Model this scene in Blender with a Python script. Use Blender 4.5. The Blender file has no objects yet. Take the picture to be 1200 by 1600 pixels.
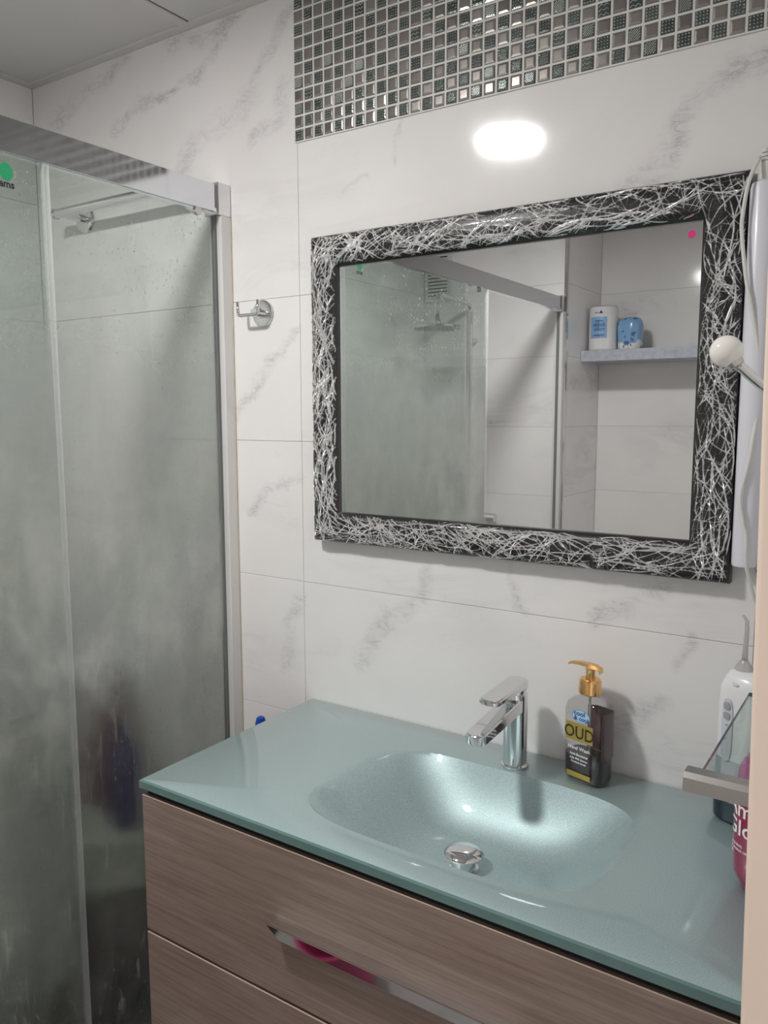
import bpy, bmesh, math, random
from mathutils import Vector, Matrix, noise as mnoise
random.seed(7)
PI = math.pi
S = bpy.context.scene
COL = S.collection

# ------------------------------------------------------------------ camera, world, lights, exposure
CAM = Vector((1.03458, -1.32932, 1.46873)); YAW = 0.5862; PITCH = -0.1215; ROLL = -0.0021; FPX = 1253.35
cd = bpy.data.cameras.new('camera'); cam = bpy.data.objects.new('camera', cd); COL.objects.link(cam)
fwd = Vector((-math.sin(YAW)*math.cos(PITCH), math.cos(YAW)*math.cos(PITCH), math.sin(PITCH)))
rt0 = Vector((math.cos(YAW), math.sin(YAW), 0)); up0 = rt0.cross(fwd)
rt = math.cos(ROLL)*rt0+math.sin(ROLL)*up0; up = -math.sin(ROLL)*rt0+math.cos(ROLL)*up0
cam.matrix_world = Matrix(((rt.x, up.x, -fwd.x, CAM.x), (rt.y, up.y, -fwd.y, CAM.y), (rt.z, up.z, -fwd.z, CAM.z), (0, 0, 0, 1)))
cd.sensor_fit = 'VERTICAL'; cd.sensor_height = 24; cd.lens = FPX*24/1600; cd.clip_start = 0.02
S.camera = cam
w = bpy.data.worlds.new('world'); S.world = w; w.use_nodes = True
w.node_tree.nodes['Background'].inputs[0].default_value = (1.0, 0.95, 0.93, 1)
w.node_tree.nodes['Background'].inputs[1].default_value = 0.85
LAMP_STRENGTH = 235.0
S.view_settings.view_transform = 'Standard'; S.view_settings.look = 'None'
S.view_settings.gamma = 1; S.view_settings.use_curve_mapping = False
S.view_settings.exposure = 0.0
try:
    S.cycles.max_bounces = 12; S.cycles.transparent_max_bounces = 16; S.cycles.transmission_bounces = 10
    S.cycles.glossy_bounces = 6; S.cycles.diffuse_bounces = 5; S.cycles.sample_clamp_indirect = 4.0
    S.cycles.blur_glossy = 0.3
except Exception:
    pass

# ------------------------------------------------------------------ helpers
def srgb(r, g, b):
    f = lambda c: (c/255/12.92) if c/255 <= .04045 else ((c/255+.055)/1.055)**2.4
    return (f(r), f(g), f(b), 1)

class NT:
    def __init__(s, name):
        s.m = bpy.data.materials.new(name); s.m.use_nodes = True; s.t = s.m.node_tree; s.t.nodes.clear()
        s.out = s.n('ShaderNodeOutputMaterial')
    def n(s, typ, **kw):
        x = s.t.nodes.new(typ)
        for k, v in kw.items(): setattr(x, k, v)
        return x
    def link(s, a, b): s.t.links.new(a, b)
    def inp(s, node, idx, v):
        if v is None: return
        if hasattr(v, 'is_linked') or isinstance(v, bpy.types.NodeSocket): s.link(v, node.inputs[idx])
        else: node.inputs[idx].default_value = v
    def math(s, op, a, b=None, c=None, clamp=False):
        x = s.n('ShaderNodeMath', operation=op); x.use_clamp = clamp
        s.inp(x, 0, a); s.inp(x, 1, b); s.inp(x, 2, c); return x.outputs[0]
    def vec(s, op, a, b=None, scale=None):
        x = s.n('ShaderNodeVectorMath', operation=op); s.inp(x, 0, a); s.inp(x, 1, b)
        if scale is not None: x.inputs['Scale'].default_value = scale
        return x.outputs['Value'] if op in ('DOT_PRODUCT', 'LENGTH', 'DISTANCE') else x.outputs[0]
    def remap(s, v, a, b, c=0., d=1., smooth=False):
        x = s.n('ShaderNodeMapRange'); x.interpolation_type = 'SMOOTHSTEP' if smooth else 'LINEAR'; x.clamp = True
        for i, q in enumerate((v, a, b, c, d)): s.inp(x, i, q)
        return x.outputs[0]
    def noise(s, co, scale, detail=4, rough=.55, dist=0.):
        x = s.n('ShaderNodeTexNoise'); s.inp(x, 'Vector', co); s.inp(x, 'Scale', scale); s.inp(x, 'Detail', detail)
        s.inp(x, 'Roughness', rough); s.inp(x, 'Distortion', dist); return x
    def mixc(s, f, a, b, typ='MIX'):
        x = s.n('ShaderNodeMix', data_type='RGBA', blend_type=typ); s.inp(x, 0, f); s.inp(x, 6, a); s.inp(x, 7, b); return x.outputs[2]
    def mixs(s, f, a, b):
        x = s.n('ShaderNodeMixShader'); s.inp(x, 0, f); s.link(a, x.inputs[1]); s.link(b, x.inputs[2]); return x.outputs[0]
    def coord(s, kind='Object'): return s.n('ShaderNodeTexCoord').outputs[kind]
    def pos(s): return s.n('ShaderNodeNewGeometry').outputs['Position']
    def scale(s, co, v):
        x = s.n('ShaderNodeMapping'); s.inp(x, 'Vector', co); x.inputs['Scale'].default_value = v; return x.outputs[0]
    def mapping(s, co, loc=(0, 0, 0), rot=(0, 0, 0), sc=(1, 1, 1)):
        x = s.n('ShaderNodeMapping'); s.inp(x, 'Vector', co); x.inputs['Location'].default_value = loc
        x.inputs['Rotation'].default_value = rot; x.inputs['Scale'].default_value = sc; return x.outputs[0]
    def bump(s, h, strength=.2, dist=.001):
        x = s.n('ShaderNodeBump'); s.inp(x, 'Height', h); x.inputs['Strength'].default_value = strength; x.inputs['Distance'].default_value = dist
        return x.outputs[0]
    def pbr(s, col, rough=.5, metal=0., coat=0., coat_rough=.05, normal=None, spec=.5, trans=0., ior=1.45, coat_normal=None, aniso=0.):
        x = s.n('ShaderNodeBsdfPrincipled')
        s.inp(x, 'Base Color', col); s.inp(x, 'Roughness', rough); s.inp(x, 'Metallic', metal); s.inp(x, 'Coat Weight', coat)
        s.inp(x, 'Coat Roughness', coat_rough); s.inp(x, 'Normal', normal); s.inp(x, 'Specular IOR Level', spec)
        s.inp(x, 'Transmission Weight', trans); s.inp(x, 'IOR', ior)
        return x.outputs[0]
    def fresnel(s, ior=1.5):
        # the same on both faces of a sheet, since a straight-through sheet does not bend the ray
        g = s.n('ShaderNodeNewGeometry'); f = s.n('ShaderNodeFresnel')
        s.link(s.remap(g.outputs['Backfacing'], 0., 1., ior, 1/ior), f.inputs[0]); return f.outputs[0]
    def done(s, shader): s.link(shader, s.out.inputs[0]); return s.m

def simple(name, col, rough=.5, metal=0., coat=0., var=.05, vscale=20., bump=0., trans=0., ior=1.45, spec=.5):
    t = NT(name); n = t.noise(t.coord(), vscale)
    c = t.mixc(n.outputs[0], tuple(k*(1-var) for k in col[:3])+(1,), tuple(min(1, k*(1+var)) for k in col[:3])+(1,))
    return t.done(t.pbr(c, rough, metal, coat, normal=t.bump(n.outputs[0], bump) if bump else None, trans=trans, ior=ior, spec=spec))

def emat(name, col, strength):
    t = NT(name); e = t.n('ShaderNodeEmission'); e.inputs[0].default_value = col; e.inputs[1].default_value = strength
    return t.done(e.outputs[0])

def obj(name, bm, m, parent=None, smooth=False, loc=None, label=None, kind=None):
    if isinstance(bm, bpy.types.Mesh): me = bm
    else:
        me = bpy.data.meshes.new(name); bm.normal_update(); bm.to_mesh(me); bm.free()
    for q in (m if isinstance(m, (list, tuple)) else [m]):
        if len(me.materials) < (len(m) if isinstance(m, (list, tuple)) else 1): me.materials.append(q)
    if smooth:
        if smooth is True: 
            for p in me.polygons: p.use_smooth = True
        else:
            for p in me.polygons: p.use_smooth = True
            try: me.set_sharp_from_angle(angle=smooth)
            except Exception: pass
    o = bpy.data.objects.new(name, me); COL.objects.link(o)
    if parent: o.parent = parent
    if loc: o.location = loc
    if label: o['label'] = label
    if kind: o['kind'] = kind
    return o

def thing(name, label, cat, loc=(0, 0, 0), rotz=0, group=None):
    o = bpy.data.objects.new(name, None); COL.objects.link(o); o.empty_display_size = .02
    o.location = loc; o.rotation_euler = (0, 0, rotz); o['label'] = label; o['category'] = cat
    if group: o['group'] = group
    return o
def tag(o, label, cat, group=None):
    o['label'] = label; o['category'] = cat
    if group: o['group'] = group
    return o

def box(bm, x0, x1, y0, y1, z0, z1, mat=0):
    v = [bm.verts.new((x, y, z)) for x in (x0, x1) for y in (y0, y1) for z in (z0, z1)]
    for f in ((0, 1, 3, 2), (4, 6, 7, 5), (0, 4, 5, 1), (2, 3, 7, 6), (0, 2, 6, 4), (1, 5, 7, 3)):
        bm.faces.new([v[i] for i in f]).material_index = mat
    return bm
def bx(*a, bevel=0., seg=2):
    bm = bmesh.new(); box(bm, *a)
    if bevel: bmesh.ops.bevel(bm, geom=bm.edges[:], offset=bevel, segments=seg, affect='EDGES', profile=.5)
    return bm
def frame_of(d):
    d = d.normalized(); a = Vector((0, 0, 1)) if abs(d.z) < .9 else Vector((1, 0, 0))
    u = d.cross(a).normalized(); return u, d.cross(u).normalized()
def tube(bm, pts, r, n=12, cap=True, closed=False):
    pts = [Vector(p) for p in pts]; rs = r if isinstance(r, (list, tuple)) else [r]*len(pts)
    rings = []; u = None
    for i, p in enumerate(pts):
        a = pts[max(i-1, 0)]; b = pts[min(i+1, len(pts)-1)]; d = (b-a).normalized()
        if u is None: u, v = frame_of(d)
        else:
            u = (u-d*u.dot(d)).normalized(); v = d.cross(u).normalized()
        rings.append([bm.verts.new(p+rs[i]*(math.cos(2*PI*k/n)*u+math.sin(2*PI*k/n)*v)) for k in range(n)])
    for a, b in zip(rings, rings[1:]):
        for k in range(n): bm.faces.new((a[k], a[(k+1) % n], b[(k+1) % n], b[k]))
    if cap:
        bm.faces.new(rings[0][::-1]); bm.faces.new(rings[-1])
    return bm
def tb(pts, r, n=12): return tube(bmesh.new(), pts, r, n)
def lathe(prof, n=32, axis='z', loc=(0, 0, 0), cap=True):
    """prof: list of (radius, height) revolved round an axis"""
    bm = bmesh.new(); rings = []
    for r, h in prof:
        ring = []
        for k in range(n):
            c, s_ = math.cos(2*PI*k/n)*r, math.sin(2*PI*k/n)*r
            p = (c, s_, h) if axis == 'z' else ((c, -h, s_) if axis == '-y' else ((-h, c, s_) if axis == '-x' else (h, c, s_)))
            ring.append(bm.verts.new(Vector(p)+Vector(loc)))
        rings.append(ring)
    for a, b in zip(rings, rings[1:]):
        for k in range(n): bm.faces.new((a[k], a[(k+1) % n], b[(k+1) % n], b[k]))
    if cap:
        bm.faces.new(rings[0][::-1]); bm.faces.new(rings[-1])
    bmesh.ops.recalc_face_normals(bm, faces=bm.faces[:])
    return bm
def sell(a, b, n, cnt=40):
    out = []
    for k in range(cnt):
        t = 2*PI*k/cnt; c, s_ = math.cos(t), math.sin(t)
        out.append((a*math.copysign(abs(c)**(2/n), c), b*math.copysign(abs(s_)**(2/n), s_)))
    return out
def loft(secs, n=3., cnt=40):
    """secs: (z, half_x, half_y [, cx, cy, exponent])"""
    bm = bmesh.new(); rings = []
    for s_ in secs:
        z, a, b = s_[:3]; cx, cy = (s_[3], s_[4]) if len(s_) > 3 else (0, 0); e = s_[5] if len(s_) > 5 else n
        rings.append([bm.verts.new((cx+x, cy+y, z)) for x, y in sell(a, b, e, cnt)])
    for p, q in zip(rings, rings[1:]):
        for k in range(cnt): bm.faces.new((p[k], p[(k+1) % cnt], q[(k+1) % cnt], q[k]))
    bm.faces.new(rings[0][::-1]); bm.faces.new(rings[-1])
    bmesh.ops.recalc_face_normals(bm, faces=bm.faces[:])
    return bm
def bez(p0, p1, p2, p3, n=12):
    P = [Vector(p) for p in (p0, p1, p2, p3)]; o = []
    for i in range(n+1):
        t = i/n; o.append((1-t)**3*P[0]+3*(1-t)**2*t*P[1]+3*(1-t)*t*t*P[2]+t**3*P[3])
    return o
def catmull(pts, k=8):
    P = [Vector(p) for p in pts]; P = [P[0]*2-P[1]]+P+[P[-1]*2-P[-2]]; o = []
    for i in range(1, len(P)-2):
        for j in range(k):
            t = j/k; a, b, c, d = P[i-1], P[i], P[i+1], P[i+2]
            o.append(.5*((2*b)+(c-a)*t+(2*a-5*b+4*c-d)*t*t+(3*b-a-3*c+d)*t**3))
    o.append(P[-2]); return o
def text_mesh(s, size, fn, extrude=0., align='CENTER', bold=0., lx=1.):
    """lettering as a mesh; fn maps flat (u, v) to a 3D point"""
    cu = bpy.data.curves.new('lettering', 'FONT'); cu.body = s; cu.size = size; cu.align_x = align; cu.offset = bold; cu.resolution_u = 3
    cu.space_character = lx
    ob = bpy.data.objects.new('lettering', cu); COL.objects.link(ob)
    dg = bpy.context.evaluated_depsgraph_get(); me = bpy.data.meshes.new_from_object(ob.evaluated_get(dg))
    COL.objects.unlink(ob); bpy.data.objects.remove(ob)
    for v in me.vertices: v.co = fn(v.co.x, v.co.y)
    me.materials.clear(); me.name = 'lettering'
    return me

# ------------------------------------------------------------------ materials
def vein_layers(t, p2, marble_base, vein_col, segs=None, amount=1.):
    """marble: soft clouds, drifting diagonal vein zones and thin ridged veins"""
    cl = t.noise(p2, 3.1, 5, .6)
    c = t.mixc(t.remap(cl.outputs[0], .35, .75), marble_base, tuple(k*.93 for k in marble_base[:3])+(1,))
    # diagonal stretched veins
    d = t.mapping(p2, rot=(0, math.radians(48), 0), sc=(1., 1., 3.3))
    n1 = t.noise(d, 2.3, 7, .62, 1.1)
    ridge = t.math('ABSOLUTE', t.math('SUBTRACT', n1.outputs[0], .5))
    r1 = t.remap(ridge, 0., .028, 1., 0., True)
    zone = t.remap(t.noise(d, 1.25, 3, .5).outputs[0], .5, .68, 0., 1., True)
    brk = t.remap(t.noise(p2, 9., 4, .6).outputs[0], .38, .62)
    v = t.math('MULTIPLY', t.math('MULTIPLY', r1, zone), brk)
    soft = t.math('MULTIPLY', t.remap(ridge, 0., .12, .22, 0., True), zone)
    f = t.math('MULTIPLY', t.math('MAXIMUM', t.math('MULTIPLY', v, .55), soft), amount, clamp=True)
    return t.mixc(f, c, vein_col)

def marble(name, base, vein, rough=.1, segs=None):
    t = NT(name)
    p = t.pos()
    if segs is None:
        rnd = t.n('ShaderNodeObjectInfo').outputs['Random']
        off = t.n('ShaderNodeCombineXYZ'); t.link(t.math('MULTIPLY', rnd, 37.), off.inputs[0]); t.link(t.math('MULTIPLY', rnd, 91.), off.inputs[1]); t.link(t.math('MULTIPLY', rnd, 53.), off.inputs[2])
        q = t.vec('ADD', p, off.outputs[0])
        c = vein_layers(t, q, base, vein)
    else:
        c = vein_layers(t, p, base, vein, amount=.45)
        # hand-laid veins of this wall: soft strokes warped by noise (all in the wall's own plane, metres)
        wn = t.noise(p, 9., 4, .6); wn2 = t.noise(p, 34., 3, .6)
        off = t.vec('SCALE', t.vec('SUBTRACT', wn.outputs['Color'], (.5, .5, .5)), scale=.085)
        off2 = t.vec('SCALE', t.vec('SUBTRACT', wn2.outputs['Color'], (.5, .5, .5)), scale=.022)
        pw = t.vec('ADD', t.vec('ADD', p, off), off2)
        pw = t.vec('MULTIPLY', pw, (1, 0, 1))
        tot = None
        for (a, b, wd, st) in segs:
            A = Vector((a[0], 0, a[1])); B = Vector((b[0], 0, b[1])); D = B-A
            rel = t.vec('SUBTRACT', pw, tuple(A))
            k = t.math('MULTIPLY', t.vec('DOT_PRODUCT', rel, tuple(D/D.length_squared)), 1., clamp=True)
            x = t.n('ShaderNodeVectorMath', operation='MULTIPLY_ADD')
            cmb = t.n('ShaderNodeCombineXYZ')
            for i in range(3): t.link(k, cmb.inputs[i])
            t.link(cmb.outputs[0], x.inputs[0]); x.inputs[1].default_value = tuple(-D); t.link(rel, x.inputs[2])
            dist = t.vec('LENGTH', x.outputs[0])
            core = t.remap(dist, 0., wd, st, 0., True)
            tot = core if tot is None else t.math('MAXIMUM', tot, core)
        rag = t.noise(t.mapping(p, rot=(0, math.radians(45), 0), sc=(1, 1, 3.2)), 15., 7, .68, 1.2)
        rb = t.math('ABSOLUTE', t.math('SUBTRACT', rag.outputs[0], .5))
        rid = t.math('MAXIMUM', t.remap(rb, 0., .022, 1.25, .0), t.remap(rb, 0., .16, .50, .10))
        brk = t.remap(t.noise(p, 14., 3, .6).outputs[0], .33, .6, .25, 1.)
        if tot is not None: c = t.mixc(t.math('MULTIPLY', t.math('MULTIPLY', tot, rid), brk, clamp=True), c, vein)
    mic = t.noise(p, 14., 2)
    return t.done(t.pbr(c, t.remap(mic.outputs[0], .3, .7, rough*.85, rough*1.15), spec=.5, normal=t.bump(mic.outputs[0], .05, .0015)))

VEINS = [([(-.564, 2.298), (-.636, 2.271), (-.734, 2.26), (-.87, 2.198)], .028, .55), ([(-.208, 2.304), (-.287, 2.285), (-.419, 2.295)], .022, .65),
 ([(-.248, 2.271), (-.339, 2.207), (-.443, 2.185), (-.533, 2.182), (-.621, 2.144)], .016, .6), ([(-.077, 2.279), (-.114, 2.218), (-.181, 2.165)], .014, .45),
 ([(-.182, 2.138), (-.229, 2.105), (-.378, 2.061), (-.399, 2.017)], .034, .45), ([(-.094, 2.13), (-.111, 2.072), (-.17, 2.055)], .022, .5),
 ([(.9, 1.99), (.777, 1.971), (.722, 1.931), (.673, 1.873), (.62, 1.83)], .024, .55), ([(-.065, 1.642), (-.106, 1.6), (-.177, 1.546), (-.243, 1.465)], .015, .6),
 ([(-.067, 1.34), (-.144, 1.308), (-.216, 1.25)], .012, .55), ([(-.065, 1.078), (-.105, .995), (-.121, .9)], .02, .45),
 ([(.432, 1.195), (.441, 1.13), (.464, 1.118)], .012, .6), ([(.254, 1.16), (.245, 1.121), (.154, 1.054), (.097, .955)], .022, .45),
 ([(.706, 1.184), (.592, 1.112)], .018, .55), ([(.745, 1.104), (.722, 1.056)], .012, .5), ([(.701, .987), (.644, .931)], .022, .5),
 ([(.197, 2.013), (.170, 1.95)], .008, .5), ([(.116, 1.931), (.063, 1.897)], .008, .4), ([(-.86, 1.64), (-.91, 1.56)], .02, .5), ([(-.5, 1.40), (-.62, 1.30)], .02, .5)]
SEGS = [(a, b, wd*1.35, st*1.25) for pts, wd, st in VEINS for a, b in zip(pts, pts[1:])]
M = {}
TILE = (.80, .785, .78, 1); VEIN = (.33, .315, .36, 1)
M['marble'] = marble('marble tile', TILE, VEIN)
M['marble_back'] = marble('laid marble tile', TILE, VEIN, rough=.09, segs=[])
def back_tile_material(x0, x1, z0, z1):
    near = []
    for (a, b, wd, st) in SEGS:
        pad = wd+.055
        if max(a[0], b[0]) > x0-pad and min(a[0], b[0]) < x1+pad and max(a[1], b[1]) > z0-pad and min(a[1], b[1]) < z1+pad: near.append((a, b, wd, st))
    return marble('laid marble tile', TILE, VEIN, rough=.09, segs=near) if near else M['marble_back']
M['grout'] = simple('grout', (.60, .58, .56, 1), .8, bump=.2, vscale=200)
M['grout_dark'] = simple('tile joint', (.62, .60, .59, 1), .8, vscale=200)
M['ceiling'] = simple('ceiling tile', (.62, .615, .60, 1), .85, var=.03, vscale=300, bump=.1)
M['bar_white'] = simple('ceiling grid paint', (.62, .61, .59, 1), .45, var=.02)
M['casing'] = simple('cream casing paint', srgb(242, 222, 206), .5, var=.03, vscale=8, bump=.03)
M['floor'] = marble('floor tile', (.30, .29, .28, 1), (.2, .19, .19, 1), rough=.3)
M['chrome'] = simple('chrome', (.78, .78, .79, 1), .06, 1., var=.03)
M['satin'] = simple('satin metal', (.62, .60, .58, 1), .28, 1., var=.06, vscale=60)
M['alu'] = simple('polished aluminium', (.80, .82, .86, 1), .085, 1., var=.03)
M['alu_white'] = simple('light aluminium profile', (.74, .73, .72, 1), .25, .25, var=.03)
M['rubber'] = simple('grey gasket', (.16, .17, .17, 1), .5)
M['black_lacquer'] = simple('black frame lacquer', (.012, .011, .012, 1), .32, 0, coat=.3)
M['silver_leaf'] = simple('silver strand', (.88, .88, .88, 1), .27, .85, var=.15, vscale=150)
M['white_plastic'] = simple('white plastic', (.80, .80, .82, 1), .25, coat=.3, var=.02)
M['lamp_plastic'] = simple('unlit lamp diffuser', (.76, .76, .82, 1), .3, coat=.4, var=.02)
M['cable'] = simple('white cable sheath', (.74, .73, .70, 1), .45)
M['porcelain'] = simple('porcelain', (.86, .84, .80, 1), .12, coat=.6, var=.02)
M['gold'] = simple('gold pump metal', (.86, .52, .22, 1), .18, 1., var=.05)
M['gold_label'] = simple('gold foil', (.52, .37, .09, 1), .3, .8, var=.1)
M['liquid'] = simple('dark oud soap', (.030, .012, .014, 1), .12, coat=.5, var=.2)
M['back_label'] = simple('plum back label', (.10, .040, .045, 1), .3, coat=.3, var=.3, vscale=30)
M['blue_label'] = simple('pale blue label', srgb(165, 205, 235), .4)
M['navy'] = simple('navy print', srgb(30, 40, 110), .4)
M['brown_ink'] = simple('brown print', (.05, .02, .01, 1), .5)
M['white_ink'] = simple('white print', (.85, .85, .85, 1), .5)
M['magenta'] = simple('magenta shower gel', (.42, .015, .12, 1), .12, coat=.8, var=.25, vscale=9)
M['navy_plastic'] = simple('navy plastic base', (.010, .022, .038, 1), .22, coat=.4)
M['grey_plastic'] = simple('grey plastic', (.33, .35, .36, 1), .3)
M['maroon'] = simple('maroon fabric', (.07, .01, .02, 1), .7, bump=.3, vscale=300)
M['dark_slot'] = simple('dark slot', (.03, .03, .03, 1), .7)
M['blue_grip'] = simple('blue plastic', (.01, .06, .38, 1), .35)
M['paper'] = simple('white paper roll', (.82, .81, .78, 1), .7, bump=.1, vscale=90)
M['pack_blue'] = simple('light blue packaging', srgb(128, 168, 208), .35, coat=.3, var=.15, vscale=60)
M['pack_navy'] = simple('blue lettering', srgb(52, 84, 140), .4)
M['tray'] = simple('anthracite shower tray', (.035, .037, .035, 1), .45, var=.2, vscale=9, bump=.2)
M['mat'] = simple('magenta bath mat pile', (.45, .03, .14, 1), .9, bump=.6, vscale=400)
M['burgundy'] = simple('burgundy towelling', (.17, .025, .06, 1), .9, bump=.5, vscale=300, var=.3)
M['indigo'] = simple('indigo bottle', (.025, .022, .12, 1), .4)
M['stool'] = simple('dark grey stool', (.03, .03, .03, 1), .5)
M['bin'] = simple('pale storage box', (.40, .42, .37, 1), .5)
M['green_print'] = simple('green sticker', srgb(40, 135, 90), .4, var=.15, vscale=200)
M['black_ink'] = simple('black print', (.02, .02, .02, 1), .5)
M['pink'] = simple('hot pink sticker', srgb(225, 40, 130), .5)
M['shelf_stone'] = simple('mottled grey stone shelf', (.42, .44, .50, 1), .3, var=.35, vscale=45)
M['bone'] = simple('vent slat plastic', (.62, .63, .63, 1), .4)

# mirror glass
t = NT('mirror glass'); M['mirror'] = t.done(t.pbr((.80, .815, .81, 1), .0, 1.))
# countertop: green-silver lacquer under clear glass
def counter_mat():
    t = NT('green silver back-painted glass'); co = t.coord()
    sp = t.noise(co, 900., 1, .5); sp2 = t.noise(co, 320., 2, .5)
    f = t.remap(sp.outputs[0], .42, .66)
    c = t.mixc(f, srgb(152, 176, 178), srgb(186, 203, 205))
    base = t.pbr(c, .50, .55, 1., .035, normal=t.bump(sp2.outputs[0], .03, .0004))
    return t.done(base)
M['counter'] = counter_mat()
M['counter_edge'] = simple('green glass edge', srgb(96, 124, 122), .12, 0., coat=.8, var=.15, vscale=30)
# wood laminate
def wood():
    t = NT('taupe wood laminate'); co = t.coord()
    g = t.mapping(co, rot=(0, math.radians(-3), 0), sc=(2.2, 60., 60.))
    n = t.noise(g, 2.2, 8, .62, .5); n2 = t.noise(t.mapping(co, sc=(7., 220., 220.)), 1.6, 3, .6); n3 = t.noise(co, 2.4, 3)
    f = t.math('ADD', t.math('MULTIPLY', n.outputs[0], .65), t.math('MULTIPLY', n2.outputs[0], .35))
    c = t.mixc(t.remap(f, .34, .66), srgb(118, 100, 92), srgb(154, 138, 129))
    c = t.mixc(t.remap(n3.outputs[0], .35, .7, 0, .35), c, srgb(110, 88, 76))
    return t.done(t.pbr(c, t.remap(n.outputs[0], .3, .7, .28, .42), coat=.25, coat_rough=.2, normal=t.bump(n2.outputs[0], .15, .0004)))
M['wood'] = wood()
M['wood_edge'] = simple('pale laminate edge', srgb(178, 160, 144), .4)
M['gap'] = simple('black recess', (.008, .008, .008, 1), .6)

def thin_clear(name, tint=(.93, .96, .95, 1), r=.02, f0=1.5, add=0.):
    t = NT(name); tr = t.n('ShaderNodeBsdfTransparent'); tr.inputs[0].default_value = tint
    gl = t.n('ShaderNodeBsdfGlossy'); gl.inputs['Roughness'].default_value = r
    fr = t.fresnel(f0)
    return t.done(t.mixs(t.math('ADD', fr, add, clamp=True), tr.outputs[0], gl.outputs[0]))
M['clear'] = thin_clear('clear shower glass', (.90, .935, .915, 1))
M['clear_plastic'] = thin_clear('clear bottle plastic', (.90, .89, .89, 1), .04, 1.45, .02)
M['film_wrap'] = thin_clear('clear wrapping film', (.95, .96, .98, 1), .12, 1.5, .06)
M['tank'] = None
t = NT('translucent tank'); M['tank'] = t.done(t.mixs(.55, t.pbr((.72, .74, .78, 1), .2), (lambda x: (setattr(x.inputs[0], 'default_value', (.8, .84, .88, 1)), x.outputs[0])[1])(t.n('ShaderNodeBsdfTransparent'))))
t = NT('clear nozzle'); M['nozzle'] = t.done(t.mixs(.5, t.pbr((.62, .60, .60, 1), .15), (lambda x: (setattr(x.inputs[0], 'default_value', (.85, .85, .85, 1)), x.outputs[0])[1])(t.n('ShaderNodeBsdfTransparent'))))
t = NT('shelf glass'); M['shelf_glass'] = thin_clear('thin shelf glass', (.90, .95, .93, 1), .02, 1.5)
M['shelf_glass_edge'] = simple('shelf glass edge', (.05, .09, .08, 1), .1)

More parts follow.
